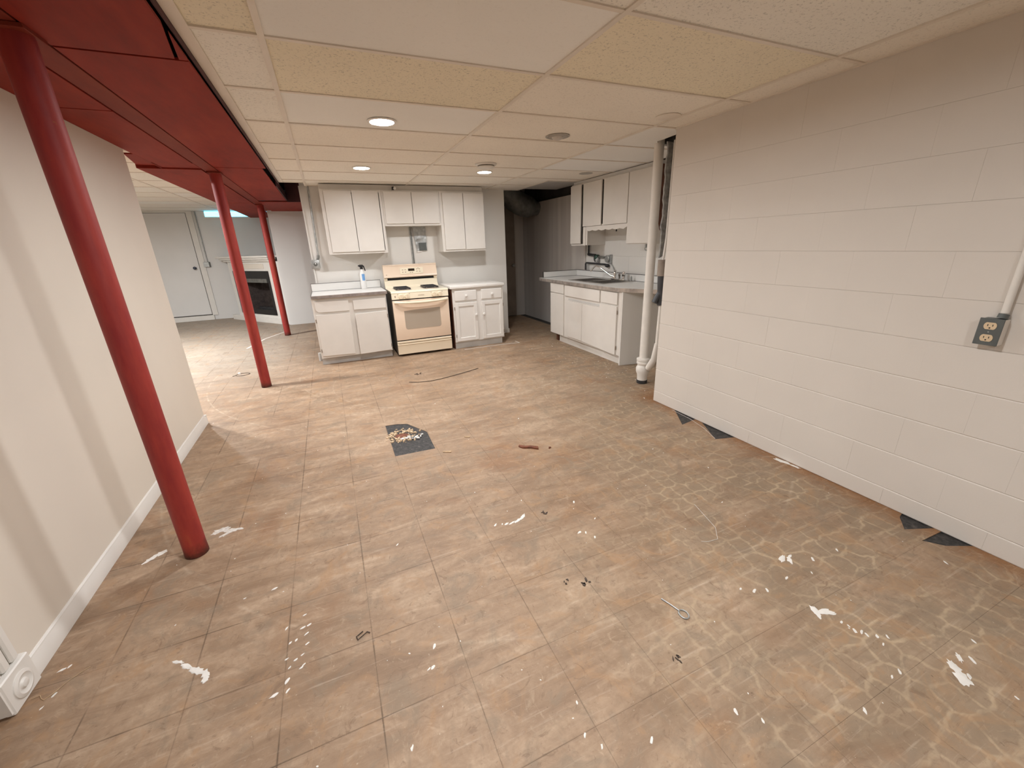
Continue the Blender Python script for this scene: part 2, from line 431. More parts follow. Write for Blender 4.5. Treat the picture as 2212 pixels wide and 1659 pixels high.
    def transform(self, mat): bmesh.ops.transform(self.bm, matrix=mat, verts=self.bm.verts); return self
    def build(self, name, m, parent=None, origin=None, smooth=True, **tags):
        bmesh.ops.recalc_face_normals(self.bm, faces=self.bm.faces)
        me = bpy.data.meshes.new(name)
        if parent is not None and origin is None:
            pass
        self.bm.to_mesh(me); self.bm.free()
        me.materials.append(M[m] if isinstance(m, str) else m)
        if smooth:
            for p in me.polygons: p.use_smooth = True
            me.set_sharp_from_angle(angle=math.radians(35))
        o = bpy.data.objects.new(name, me); COL.objects.link(o)
        if parent is not None: attach(o, parent)
        for k, v in tags.items(): o[k] = v
        return o

WORLD_LOC = {}
def wloc(o):
    return WORLD_LOC.get(o.name, Vector((0, 0, 0)))
def attach(o, parent):
    o.parent = parent
    o.matrix_parent_inverse = Matrix.Translation(-wloc(parent))

def thing(name, label, cat, loc, group=None):
    o = bpy.data.objects.new(name, None); COL.objects.link(o)
    o.empty_display_size = 0.1
    o.location = loc; WORLD_LOC[o.name] = Vector(loc)
    o['label'] = label; o['category'] = cat
    if group: o['group'] = group
    return o
def tag(o, label, cat, group=None, kind=None):
    o['label'] = label; o['category'] = cat
    if group: o['group'] = group
    if kind: o['kind'] = kind
    return o
def struct(o, label=None):
    o['kind'] = 'structure'
    if label: o['label'] = label
    return o
def linked(name, mesh, loc, parent, rot=(0, 0, 0)):
    o = bpy.data.objects.new(name, mesh); COL.objects.link(o)
    o.location = loc; o.rotation_euler = rot; o.parent = parent
    return o

# ------------------------------------------------------------------ FLOOR
slab = MB().box(-5.6, 3.9, -3.1, 11.5, -0.12, -0.003).build('floor', 'mastic')
struct(slab, 'worn tan vinyl tile floor over black mastic')
GAP = 0.00025
CUTS = [  # convex outlines where tile is gone and the black mastic shows
    [(0.232, 2.735), (0.520, 2.722), (0.532, 3.215), (0.41, 3.27), (0.395, 3.30), (0.236, 3.315)],
    [(2.62, 2.52), (2.405, 2.198), (2.62, 2.235)],
    [(2.62, 2.235), (2.425, 1.900), (2.62, 1.845)],
    [(2.62, 0.86), (2.531, 0.838), (2.440, 0.776), (2.62, 0.70)],
    [(2.62, 0.69), (2.415, 0.697), (2.467, 0.632), (2.62, 0.555)],
]
def inside(poly, p):
    s = 0
    for i in range(len(poly)):
        a, b = poly[i], poly[(i + 1) % len(poly)]
        c = (b[0] - a[0]) * (p[1] - a[1]) - (b[1] - a[1]) * (p[0] - a[0])
        if abs(c) < 1e-9: continue
        if s == 0: s = 1 if c > 0 else -1
        elif (c > 0) != (s > 0): return False
    return True
def tile_rect(i, j):
    return X0 + i * PX, X0 + (i + 1) * PX, Y0 + j * PY, Y0 + (j + 1) * PY
def cut_tile(i, j, cuts):
    x0, x1, y0, y1 = tile_rect(i, j)
    bm = bmesh.new()
    vs = [bm.verts.new((x, y, 0)) for x, y in ((x0 + GAP, y0 + GAP), (x1 - GAP, y0 + GAP), (x1 - GAP, y1 - GAP), (x0 + GAP, y1 - GAP))]
    bm.faces.new(vs)
    for poly in cuts:
        for k in range(len(poly)):
            a = Vector((*poly[k], 0)); b_ = Vector((*poly[(k + 1) % len(poly)], 0))
            d = (b_ - a).normalized(); n = Vector((-d.y, d.x, 0))
            bmesh.ops.bisect_plane(bm, geom=bm.verts[:] + bm.edges[:] + bm.faces[:], plane_co=a, plane_no=n, dist=1e-6)
        dead = [f for f in bm.faces if inside(poly, f.calc_center_median())]
        bmesh.ops.delete(bm, geom=dead, context='FACES')
    if not bm.faces: bm.free(); return None
    bmesh.ops.dissolve_limit(bm, angle_limit=0.01, verts=bm.verts[:], edges=bm.edges[:])
    r = bmesh.ops.extrude_face_region(bm, geom=bm.faces[:])
    for v in r['geom']:
        if isinstance(v, bmesh.types.BMVert): v.co.z -= 0.003
    return bm
def project(p):
    d = Vector(p) - Vector((0, 0, CAM_H))
    w = d.dot(fwd)
    if w < 0.15: return None
    return 1106 + F_PX * d.dot(right) / w, 829.5 - F_PX * d.dot(upv) / w
def tile_area(i, j):
    x0, x1, y0, y1 = tile_rect(i, j)
    q = [project((x, y, 0)) for x, y in ((x0, y0), (x1, y0), (x1, y1), (x0, y1))]
    if any(v is None for v in q): return 0
    if max(v[0] for v in q) < 0 or min(v[0] for v in q) > 2212 or max(v[1] for v in q) < 0 or min(v[1] for v in q) > 1659: return 0
    cx_, cy_ = (x0 + x1) / 2, (y0 + y1) / 2
    if cx_ > 2.60 and cy_ < 2.7: return 0
    if cx_ < -1.25 and (cy_ < 4.1 or cx_ / cy_ < -1.2 / 4.12): return 0
    if cy_ > 6.25 and -0.05 * cy_ < cx_ < 2.6: return 0
    return abs(sum(q[k][0] * q[(k + 1) % 4][1] - q[(k + 1) % 4][0] * q[k][1] for k in range(4))) / 2
cells = []
for i in range(-19, 13):
    for j in range(-15, 34):
        x0, x1, y0, y1 = tile_rect(i, j)
        if x1 > 3.75 or y1 > 11.45: continue
        cells.append((tile_area(i, j), i, j))
cells.sort(reverse=True)
tile_me = MB().box(GAP, PX - GAP, GAP, PY - GAP, -0.003, 0).build('floor_tile_proto', 'vinyl', smooth=False)
tile_mesh = tile_me.data
bpy.data.objects.remove(tile_me)
rest = bmesh.new(); n_tiles = 0
for area, i, j in cells:
    x0, x1, y0, y1 = tile_rect(i, j)
    cuts = [c for c in CUTS if max(p[0] for p in c) > x0 and min(p[0] for p in c) < x1 and max(p[1] for p in c) > y0 and min(p[1] for p in c) < y1]
    if cuts:
        bm = cut_tile(i, j, cuts)
        if bm is None: continue
        bmesh.ops.recalc_face_normals(bm, faces=bm.faces)
        me = bpy.data.meshes.new('floor_tile'); bm.to_mesh(me); bm.free(); me.materials.append(M['vinyl'])
        linked('floor_tile', me, (0, 0, 0), slab); n_tiles += 1
    elif area > 0 and n_tiles < 296:
        linked('floor_tile', tile_mesh, (x0, y0, 0), slab); n_tiles += 1
    else:
        vs = [rest.verts.new((x, y, 0)) for x, y in ((x0 + GAP, y0 + GAP), (x1 - GAP, y0 + GAP), (x1 - GAP, y1 - GAP), (x0 + GAP, y1 - GAP))]
        ws = [rest.verts.new((v.co.x, v.co.y, -0.003)) for v in vs]
        rest.faces.new(vs)
        for k in range(4): rest.faces.new((vs[k], ws[k], ws[(k + 1) % 4], vs[(k + 1) % 4]))
me = bpy.data.meshes.new('floor_tiles_beyond'); bmesh.ops.recalc_face_normals(rest, faces=rest.faces); rest.to_mesh(me); rest.free(); me.materials.append(M['vinyl'])
o = linked('floor_tiles_beyond', me, (0, 0, 0), slab); o['kind'] = 'stuff'

# ------------------------------------------------------------------ WALLS
# painted block wall (right): mortar core + individual blocks
WX = 2.572
core = MB().box(WX + 0.004, 3.9, -3.05, 2.715, 0, 2.5).build('wall_right', 'block_joint')
struct(core, 'cream painted concrete block wall')
levels = [0.0, 0.10, 0.3035, 0.512, 0.717, 0.915, 1.118, 1.321, 1.524, 1.727, 1.93, H - 0.001]
block_cache = {}
block_rnd = random.Random(9)
def block(y0, y1, z0, z1, parent, x=WX, d=0.05, mat='block_paint', bev=0.0032):
    """one block: top and bottom edges struck back, ends nearly flush."""
    key = (round(y1 - y0, 3), round(z1 - z0, 3), mat, bev)
    if key not in block_cache:
        hz = z1 - z0; e = 0.0003
        t = MB().prism([(0, bev), (bev * 0.9, e), (d, e), (d, hz - e), (bev * 0.9, hz - e), (0, hz - bev)], 0.0002, y1 - y0 - 0.0002, 'y').build('block_proto', mat)
        block_cache[key] = t.data; bpy.data.objects.remove(t)
    linked('block', block_cache[key], (x + block_rnd.uniform(0, 0.0007 if bev > 0.002 else 0.00035), y0, z0), parent)
for k in range(len(levels) - 1):
    z0, z1 = levels[k], levels[k + 1]
    off = 2.55 if k % 2 == 0 else 2.335
    ys = [2.716] + [off - 0.4 * q for q in range(0, 8)]
    bev = 0.0042 if k < 5 else (0.0008 if k < 7 else 0.0004)
    for a, b_ in zip(ys, ys[1:]):
        if a - b_ < 0.03: continue
        block(b_, a, z0, z1, core, bev=bev)

def wall(name, m, x0, x1, y0, y1, z0=0.0, z1=2.5, label=None):
    return struct(MB().box(x0, x1, y0, y1, z0, z1).build(name, m), label)
wall('wall_left', 'wall_cream', -1.31, -1.20, 1.52, 4.12, 0, 2.152, 'smooth cream partition wall')
wall_kit = wall('wall_kitchen', 'wall_white', -0.16, 2.63, 6.25, 6.37, 0, 2.5, 'white partition wall behind the stove')
wall('wall_far', 'wall_den', -5.6, -0.74, 11.25, 11.37, 0, 2.5, 'far white wall with door and slot window')
wall('wall_return', 'wall_den', -0.86, 2.5, 9.34, 9.46, 0, 2.5, 'white wall beside the corner fireplace')
wall('wall_return_side', 'wall_den', -0.86, -0.74, 9.46, 11.25, 0, 2.5)
wall('wall_west', 'wall_den', -5.6, -5.48, -3.1, 11.25, 0, 2.5)
wall('wall_rear', 'wall_cream', -5.48, 3.9, -3.1, -2.98, 0, 2.5)
wall('wall_hall_blocker', 'hall_panel', 2.51, 2.63, 6.37, 7.75, 0, 2.5)  # unseen wall added to keep light out of the hall
wall('wall_hall_end', 'hall_panel', 2.51, 3.76, 7.75, 7.87, 0, 2.5)
wall('wall_hall', 'hall_panel', 3.645, 3.76, 5.53, 7.75, 0, 2.10, 'dingy taupe hall panelling')
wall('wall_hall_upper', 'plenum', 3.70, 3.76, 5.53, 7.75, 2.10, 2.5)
wsink = wall('wall_sink', 'block_joint', 3.668, 3.76, 2.715, 5.53, 0, 2.5, 'white painted block wall behind the sink')
for k, z0 in enumerate([0.80, 1.003, 1.206, 1.409]):
    for q in range(-1, 8):
        a = 2.72 + 0.4 * q + (0.2 if k % 2 else 0); b_ = a + 0.4
        a = max(a, 2.72); b_ = min(b_, 5.53)
        if b_ - a > 0.05: block(a, b_, z0, z0 + 0.203, wsink, x=3.66, d=0.02, mat='wall_white', bev=0.0015)
MB().box(3.661, 3.69, 2.72, 5.53, 0, 0.799).build('wall_base', 'wall_white', wsink)
MB().box(3.661, 3.69, 2.72, 5.53, 1.613, 2.5).build('wall_top', 'wall_white', wsink)
# deck above everything (dark underside of the floor above, added to block world light)
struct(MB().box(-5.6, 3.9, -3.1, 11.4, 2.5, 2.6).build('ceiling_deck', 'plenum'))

# baseboards, casing and trims
def profile_base(name, x_face, y0, y1, hgt=0.085, t=0.014):
    poly = [(x_face, 0.001), (x_face + t, 0.001), (x_face + t, hgt * 0.72), (x_face + t * 0.55, hgt * 0.85), (x_face + t * 0.55, hgt * 0.93), (x_face + t * 0.2, hgt), (x_face, hgt)]
    return MB().prism(poly, y0, y1, 'y')
struct(profile_base('baseboard_left', -1.20, 1.66, 4.12).build('baseboard_left', 'trim_white'))
struct(MB().box(-1.31, -1.186, 4.12, 4.134, 0.001, 0.08).build('baseboard_end', 'trim_white'))
# plinth block with rosette and fluted casing at the doorway end of the cream wall
cas = MB()
cas.box(-1.33, -1.178, 1.506, 1.515, 0.014, 2.05)
for k in range(3): cas.box(-1.2, -1.184, 1.520 + k * 0.042, 1.552 + k * 0.042, 0.135, 2.05, 0.006)
casing = struct(cas.build('trim_1', 'trim_white'), 'fluted white door casing')
MB().box(-1.2, -1.174, 1.512, 1.652, 0.002, 0.132, 0.004).build('plinth_block', 'trim_white', casing)
ros = MB().lathe([(0.045, 0), (0.045, 0.004), (0.034, 0.008), (0.026, 0.003), (0.018, 0.003), (0.013, 0.009), (0.004, 0.011)], (-1.1745, 1.582, 0.062), 'x', 28)
ros.build('rosette', 'trim_white', casing)
struct(MB().box(2.585, 2.642, 6.236, 6.384, 0.001, 0.07).build('baseboard_kitchen', 'trim_white'))
struct(MB().box(3.44, 3.50, 7.735, 7.75, 0, 2.05).box(3.50, 3.645, 7.742, 7.75, 0, 2.1).build('trim_2', M['hall_panel']), 'hall door casing')
# strip of trim on the stove wall edge
struct(MB().box(-0.172, -0.158, 6.24, 6.38, 0, 2.19).build('trim_3', 'trim_white'))

# hall door
d2 = struct(MB().box(2.66, 3.44, 7.705, 7.748, 0.015, 2.03, 0.003).build('door_2', 'hall_door'), 'dark hall door')
MB().lathe([(0.012, 0), (0.012, 0.03), (0.028, 0.045), (0.03, 0.06), (0.02, 0.072), (0.004, 0.075)], (3.38, 7.705, 1.0), '-y', 18).build('door_knob', 'galv', d2)

# den door
d1 = struct(MB().box(-3.50, -2.555, 11.222, 11.248, 0.125, 2.245, 0.002).build('door_1', 'wall_den'), 'flat white den door')
MB().lathe([(0.022, 0), (0.022, 0.008), (0.012, 0.012), (0.012, 0.035), (0.03, 0.05), (0.032, 0.062), (0.02, 0.075), (0.004, 0.078)], (-2.63, 11.222, 1.135), '-y', 18).build('door_knob', 'knob_dark', d1, label='dark round door knob')
MB().box(-3.60, -2.52, 11.19, 11.25, 0.001, 0.105, 0.004).build('door_sill', 'trim_white', d1)
MB().box(-2.545, -2.44, 11.225, 11.25, 0.105, 2.28).build('door_jamb', 'trim_white', d1)
MB().box(-3.6, -2.545, 11.235, 11.25, 2.252, 2.29).build('door_head', 'trim_white', d1)
MB().box(-3.505, -2.548, 11.236, 11.249, 0.107, 2.252).build('shadow_gap', 'dark_line', d1)
# slot window high in the far wall
w1 = struct(MB().box(-2.24, -1.02, 11.225, 11.25, 2.145, 2.168).box(-2.24, -2.215, 11.225, 11.25, 2.168, 2.275).build('window_1', 'trim_white'), 'narrow daylight window under the den ceiling')
MB().box(-2.213, -1.02, 11.236, 11.249, 2.169, 2.274).build('pane', 'daylight_pane', w1)

# ------------------------------------------------------------------ SOFFIT (red boards and beam flange)
RB = 2.146
soff = MB().box(-0.894, -0.788, -2.9, 11.2, RB, RB + 0.014, 0.001).build('soffit_beam', 'red_beam')
struct(soff, 'red painted steel beam flange along the soffit')
def board(x0, x1, y0, y1, z=RB, t=0.012, m='red_board'):
    MB().box(x0, x1, y0, y1, z, z + t, 0.001).build('soffit_board', m, soff)
board(-0.778, -0.374, -2.9, -0.15)
MB().prism([(-0.777, -0.142), (-0.374, -0.142), (-0.374, 1.985), (-0.414, 2.276), (-0.777, 2.276)], RB - 0.002, RB + 0.010).build('soffit_board', 'red_board', soff)
MB().prism([(-0.374, 2.06), (-0.374, 2.29), (-0.403, 2.29)], RB + 0.001, RB + 0.012).build('soffit_board', 'red_board', soff)
board(-0.780, -0.374, 2.298, 4.758)
board(-0.780, -0.405, 4.768, 7.575, RB - 0.001)
for (y0, y1) in ((-2.9, 0.675), (0.685, 3.113), (3.125, 4.62)): board(-1.19, -0.904, y0, y1)
board(-1.20, -0.904, 4.632, 4.895, RB + 0.006)
board(-1.365, -0.904, 4.910, 7.945, RB - 0.004)
board(-1.365, -0.904, 7.957, 11.2, RB - 0.004)
board(-0.778, 0.6, 7.62, 9.335, 2.130)
MB().prism([(-1.29, 4.42), (-1.19, 4.42), (-1.19, 4.9), (-1.365, 4.9)], RB + 0.02, RB + 0.03).build('soffit_board', 'red_board', soff)
MB().box(-1.365, -0.9, 4.90, 4.905, RB - 0.004, RB + 0.06).build('soffit_riser', 'red_board', soff)
MB().box(-1.372, -1.365, 4.9, 11.2, RB - 0.004, 2.28).build('soffit_riser', 'red_board', soff)
MB().box(-1.197, -1.19, -2.9, 4.9, RB, 2.5).build('soffit_riser', 'red_board', soff)
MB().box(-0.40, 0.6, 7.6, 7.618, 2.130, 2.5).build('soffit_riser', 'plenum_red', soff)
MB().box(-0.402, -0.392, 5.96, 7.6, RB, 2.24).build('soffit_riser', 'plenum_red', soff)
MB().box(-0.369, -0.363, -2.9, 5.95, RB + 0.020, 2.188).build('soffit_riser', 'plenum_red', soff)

# ------------------------------------------------------------------ CEILING
GX, GY = -0.089, 1.4908
TX, TY = 1.2192, 0.6096
BW = 0.012
grid = MB()
xl = -0.352
def bar_y(x, y0, y1): grid.box(x - BW, x + BW, y0, y1, H - 0.002, H + 0.03)
def bar_x(y, x0, x1): grid.box(x0, x1, y - BW * 0.9, y + BW * 0.9, H - 0.0012, H + 0.028)
bar_y(GX, -2.95, 6.24); bar_y(GX + TX, -2.95, 6.24); bar_y(GX + 2 * TX, -2.95, 6.24)
rows = [GY + TY * k for k in range(-7, 8)]
for y in rows:
    bar_x(y, xl, 2.57 if y < 2.72 else (3.36 if y < 5.3 else 2.90))
# perimeter angles
grid.box(-0.362, -0.316, -2.95, 5.96, H - 0.0025, H + 0.04)
grid.box(-0.362, -0.10, 5.945, 5.965, H - 0.0025, H + 0.03)
grid.box(2.552, 2.574, -2.95, 2.72, H - 0.0015, H + 0.02)
grid.box(-0.10, 2.64, 6.228, 6.252, H - 0.0015, H + 0.02)
grid.box(2.885, 2.908, 5.33, 6.33, H - 0.0015, H + 0.02)
grid.box(2.89, 3.36, 5.32, 5.342, H - 0.0015, H + 0.02)
grid.box(2.63, 2.9, 6.31, 6.33, H - 0.0015, H + 0.02)
grid.box(2.574, 2.80, 2.72, 2.735, H - 0.001, H + 0.03)
ceil = struct(grid.build('ceiling', 'grid_bar'), 'suspended ceiling of mineral fibre panels')
cols = [(-0.320, GX), (GX, GX + TX), (GX + TX, GX + 2 * TX), (GX + 2 * TX, None)]
special = {(1, 0): 'ceil_white', (1, 1): 'ceil_yellow', (1, 2): 'ceil_white', (1, -1): 'ceil_pale', (0, 0): 'ceil_yellow', (0, -1): 'ceil_yellow',
           (0, 1): 'ceil_pale', (0, 2): 'ceil_pale', (2, -1): 'ceil_pale', (2, 0): 'ceil_yellow', (2, -2): 'ceil_pale', (1, -2): 'ceil_pale',
           (3, -1): 'ceil_cream', (3, 2): 'ceil_white', (3, 3): 'ceil_white', (3, 4): 'ceil_white', (3, 1): 'ceil_cream', (2, 1): 'ceil_cream'}
rnd = random.Random(3)
def panel(name, x0, x1, y0, y1, z, m, parent, tilt=0.0):
    g = 0.0035
    o = MB().box(x0 + g, x1 - g, y0 + g, y1 - g, z + 0.004 + tilt, z + 0.018 + tilt, 0.0015).build(name, m, parent)
    return o
for c, (x0, x1) in enumerate(cols):
    for r in range(-7, 8):
        y0, y1 = GY + TY * r, GY + TY * (r + 1)
        if y0 < -2.9: y0 = -2.95
        y1 = min(y1, 6.235)
        m = special.get((c, r), 'ceil_cream')
        t = rnd.choice((0, 0, 0, 0.0015, 0.003))
        if x1 is None:
            if y1 < 2.72: panel('ceiling_panel', x0, 2.566, y0, y1, H, m, ceil, 0)
            elif y0 < 2.72:     # panel notched round the end of the block wall and the stack
                o = MB().prism([(x0 + .003, y0 + .003), (2.566, y0 + .003), (2.566, 2.74), (2.70, 2.74), (2.735, 3.02), (2.735, 3.10), (2.86, 3.22), (3.36, 3.22), (3.36, y1 - .003), (x0 + .003, y1 - .003)], H + .004, H + .018).build('ceiling_panel', m, ceil)
            elif y1 < 5.3: panel('ceiling_panel', x0, 3.37, y0, y1, H, m, ceil, 0)
            elif y0 < 5.3:
                MB().prism([(x0 + .003, y0 + .003), (3.37, y0 + .003), (3.37, 5.325), (2.90, 5.325), (2.90, y1 - .003), (x0 + .003, y1 - .003)], H + .004, H + .018).build('ceiling_panel', m, ceil)
            else: panel('ceiling_panel', x0, 2.90, y0, 6.32, H, m, ceil, 0)
        elif c == 0:
            if y0 < 5.94: panel('ceiling_panel', x0, x1, y0, min(y1, 5.95), H, m, ceil, t * 0.5)
        else: panel('ceiling_panel', x0, x1, y0, y1, H, m, ceil, t * 0.5)
# den ceiling
HD = 2.282
g2 = MB()
dx = [-1.375, -1.93, -1.93 - TX, -1.93 - 2 * TX, -5.47]
dy = [GY + TY * k - 0.2 for k in range(-7, 17)]
for x in dx[1:4]: g2.box(x - BW, x + BW, -2.95, 11.24, HD - 0.001, HD + 0.03)
for y in dy: g2.box(-5.47, -1.375 if y > 4.9 else -1.2, y - BW, y + BW, HD - 0.0005, HD + 0.03)
ceil2 = struct(g2.build('ceiling_den', 'grid_bar'), 'suspended panel ceiling of the den')
for a in range(4):
    for b_ in range(len(dy)):
        y0 = dy[b_]; y1 = dy[b_ + 1] if b_ + 1 < len(dy) else 11.24
        x1_, x0_ = dx[a], dx[a + 1]
        if a == 0 and y1 < 4.9: x1_ = -1.2
        if a == 0 and y0 < 4.9 < y1: x1_ = -1.375
        panel('ceiling_panel', x0_, x1_, y0, y1, HD, 'ceil_cream' if (a + b_) % 3 else 'ceil_pale', ceil2)
# upper bulkhead seen through the ceiling opening over the hall
struct(MB().box(2.912, 3.64, 5.348, 6.42, 2.225, 2.245).build('ceiling_bulkhead', M['cab_grey']), 'grey board above the hall ceiling opening')

# ------------------------------------------------------------------ LAMPS AND CEILING FITTINGS
def lamp(x, y, z, label, lens='lamp_lens', lit=True, r=0.077):
    t = thing('recessed_light', label, 'ceiling light', (x, y, z), 'recessed ceiling lights' if lit else None)
    ring = [(r + 0.016, -0.001), (r + 0.017, -0.004), (r + 0.005, -0.0085), (r, -0.0085), (r, -0.001)] if lit else [(r + 0.016, -0.001), (r + 0.017, -0.004), (r + 0.006, -0.008), (r, -0.006), (r, -0.001)]
    MB().lathe(ring, (x, y, z), 'z', 36).build('trim_ring', 'trim_white' if lit else 'can_grey', t)
    if lit:
        MB().lathe([(r - 0.001, -0.003), (r * 0.6, -0.0036), (0.004, -0.004)], (x, y, z), 'z', 20).build('lens', lens, t)
    else:
        MB().lathe([(r * 0.98, -0.007), (r * 0.8, -0.0078), (r * 0.62, -0.009)], (x, y, z), 'z', 32).build('baffle', 'can_grey', t)
        MB().lathe([(r * 0.6, -0.009), (r * 0.5, -0.02), (r * 0.25, -0.027), (0.004, -0.029)], (x, y, z), 'z', 28).build('bulb', 'lens_off', t)
    return t
ZC = H + 0.004
lamp(*LAMPS[0], ZC, 'lit recessed ceiling light in the white panel beside the yellowed panel')
lamp(*LAMPS[1], ZC, 'lit recessed ceiling light above the floor before the spray bottle counter', 'lamp_lens_far')
lamp(*LAMPS[2], ZC, 'lit recessed ceiling light just behind the smoke detector', 'lamp_lens_far')
for q, (x, y) in enumerate(LAMPS_BEHIND):
    lamp(x, y, ZC, ['lit recessed ceiling light over the middle of the empty floor', 'added unseen ceiling light over the floor beside the fluted casing doorway'][q])
for q, (x, y) in enumerate(LAMPS_DEN):
    lamp(x, y, HD + 0.004, ['lit recessed light in the den ceiling near the cream wall end', 'added unseen light in the den ceiling toward the flat white door'][q], ['lamp_lens_den', 'lamp_lens_den_added'][q])
lamp(1.805, 3.165, ZC, 'unlit recessed ceiling light with grey rim', lit=False, r=0.078)

sd = thing('smoke_detector', 'round white smoke detector with dark underside on the ceiling', 'smoke detector', (1.655, 4.375, ZC))
MB().lathe([(0.112, -0.001), (0.112, -0.010), (0.100, -0.016)], (1.655, 4.375, ZC), 'z', 36).build('base_plate', 'trim_white', sd)
MB().lathe([(0.085, -0.016), (0.085, -0.026)], (1.655, 4.375, ZC), 'z', 36).build('vent_ring', 'stove_side', sd)
MB().lathe([(0.088, -0.026), (0.088, -0.034), (0.07, -0.042), (0.004, -0.044)], (1.655, 4.375, ZC), 'z', 36).build('cover', 'trim_white', sd)
for (x, y, lab) in ((2.272, 2.487, 'flat round blank plate on the ceiling near the block wall end'), (3.07, 4.69, 'flat round blank plate on the ceiling beside the sink cabinets')):
    MB2 = MB().lathe([(0.082, -0.0005), (0.082, -0.004), (0.074, -0.006), (0.004, -0.0065)], (x, y, ZC), 'z', 32)
    tag(MB2.build('blank_plate', 'grid_bar' if y < 4 else 'can_grey'), lab, 'ceiling plate')
# little sensor on a black bracket above the stove cabinets
t = thing('sensor', 'tiny round white sensor on a black bracket above the wall cabinets', 'sensor', (0.957, 5.965, 2.125))
MB().box(0.938, 0.958, 5.95, 5.998, 2.122, 2.165).build('bracket', 'black', t)
MB().lathe([(0.017, 0), (0.019, 0.012), (0.012, 0.02), (0.003, 0.022)], (0.968, 5.955, 2.143), '-y', 18).build('lens', 'bottle_white', t)

# ------------------------------------------------------------------ RED POSTS
def post(x, y, label):
    t = thing('support_post', label, 'post', (x, y, 0), 'red steel posts under the beam')
    MB().lathe([(0.051, 0.001), (0.0505, 0.02), (0.0495, 0.05), (0.0495, 2.130)], (x, y, 0), 'z', 32).build('shaft', 'red_post', t)
    MB().box(x - 0.056, x + 0.056, y - 0.07, y + 0.07, 2.130, 2.1455, 0.002).build('cap_plate', 'red_beam', t)
    return t
post(-0.829, 2.178, 'thick red steel post with scuffed base standing beside the smooth cream wall')
post(-0.828, 5.045, 'red steel post standing between the cream wall end and the white base cabinet')
post(-0.831, 8.18, 'slim red steel post standing before the corner fireplace')

# ------------------------------------------------------------------ CABINET HELPERS
def hinge(parent, x, y, z, axis='z'):
    MB().tube([(x, y, z - 0.022), (x, y, z + 0.022)], 0.0045, 8).build('hinge', 'hinge', parent)
def knob(parent, c, axis, r=0.019, m='cab_white2'):
    return MB().lathe([(r * 0.45, 0), (r * 0.4, 0.010), (r * 0.85, 0.016), (r, 0.023), (r * 0.8, 0.031), (r * 0.25, 0.034)], c, axis, 18).build('knob', m, parent)

def shell_y(t, x0, x1, yf, yb, z0, z1, m='cab_white', th=0.018):
    """cabinet facing -Y: open fronted box with a face frame."""
    MB().box(x0, x0 + th, yf + th, yb, z0, z1).box(x1 - th, x1, yf + th, yb, z0, z1).box(x0 + th, x1 - th, yf + th, yb, z0, z0 + th).box(x0 + th, x1 - th, yf + th, yb, z1 - th, z1) \
        .box(x0 + th, x1 - th, yb - 0.006, yb, z0 + th, z1 - th).build('carcass', m, t)

def wall_cab(name, label, x0, x1, z0, z1, doors, yf=5.95, yb=6.249):
    t = thing(name, label, 'cabinet', ((x0 + x1) / 2, (yf + yb) / 2, z0), 'white wall cabinets over the stove wall')
    shell_y(t, x0, x1, yf, yb, z0, z1)
    MB().box(x0, x0 + 0.04, yf, yf + 0.018, z0, z1).box(x1 - 0.03, x1, yf, yf + 0.018, z0, z1).box(x0 + 0.04, x1 - 0.03, yf, yf + 0.018, z0, z0 + 0.035).box(x0 + 0.04, x1 - 0.03, yf, yf + 0.018, z1 - 0.035, z1).build('face_frame', 'cab_white', t)
    for (a, b_, c, d) in doors:
        MB().box(a, b_, yf - 0.019, yf - 0.001, c, d, 0.002).build('door', 'cab_white', t)
    return t
wall_cab('wall_cabinet', 'white two-door wall cabinet above the spray bottle counter', 0.057, 0.788, 1.357, 2.125, [(0.098, 0.421, 1.383, 2.108), (0.427, 0.748, 1.380, 2.112)])
wall_cab('wall_cabinet', 'short white two-door wall cabinet above the stove', 0.790, 1.545, 1.688, 2.122, [(0.810, 1.166, 1.714, 2.106), (1.172, 1.527, 1.712, 2.104)])
wall_cab('wall_cabinet', 'white two-door wall cabinet above the knobbed base cabinet', 1.547, 2.187, 1.336, 2.120, [(1.584, 1.876, 1.362, 2.100), (1.882, 2.176, 1.358, 2.098)])
struct(MB().box(0.06, 2.185, 6.0, 6.249, 2.127, 2.188).build('trim_4', 'trim_white'), 'white filler above the wall cabinets')

# ---- left base cabinet
t = thing('base_cabinet', 'white two-door base cabinet with plain flat fronts and worn hinges', 'cabinet', (0.197, 5.92, 0))
MB().box(-0.247, 0.640, 5.62, 6.21, 0.098, 0.853).build('carcass', 'cab_white', t)
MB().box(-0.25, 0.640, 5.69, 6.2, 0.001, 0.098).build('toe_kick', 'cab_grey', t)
MB().prism([(-0.185, 0.684), (0.172, 0.680), (0.175, 0.812), (-0.215, 0.822), (-0.213, 0.716)], 5.600, 5.6195, 'y', 0.0015).build('drawer_front', 'cab_white', t)
MB().prism([(0.228, 0.683), (0.625, 0.676), (0.630, 0.808), (0.228, 0.802)], 5.600, 5.6195, 'y', 0.0015).build('drawer_front', 'cab_white', t)
dl = MB().prism([(-0.226, 0.132), (0.163, 0.119), (0.172, 0.648), (-0.222, 0.656)], 5.600, 5.6195, 'y', 0.0015).build('door', 'cab_white', t)
for z in (0.20, 0.58): hinge(dl, -0.2305, 5.611, z)
dr = MB().prism([(-0.402, 0.108), (0.0, 0.112), (0.0, 0.637), (-0.394, 0.632)], -0.0195, 0, 'y', 0.0015)
dr.transform(Matrix.Translation((0.626, 5.6185, 0)) @ Matrix.Rotation(math.radians(4.5), 4, 'Z'))
dro = dr.build('door', 'cab_white', t)
for z in (0.17, 0.57): hinge(dro, 0.632, 5.612, z)
MB().tube([(-0.275, 5.93, 0.0), (-0.275, 5.93, 0.11)], 0.022, 12).build('leveling_foot', 'cab_grey', t)

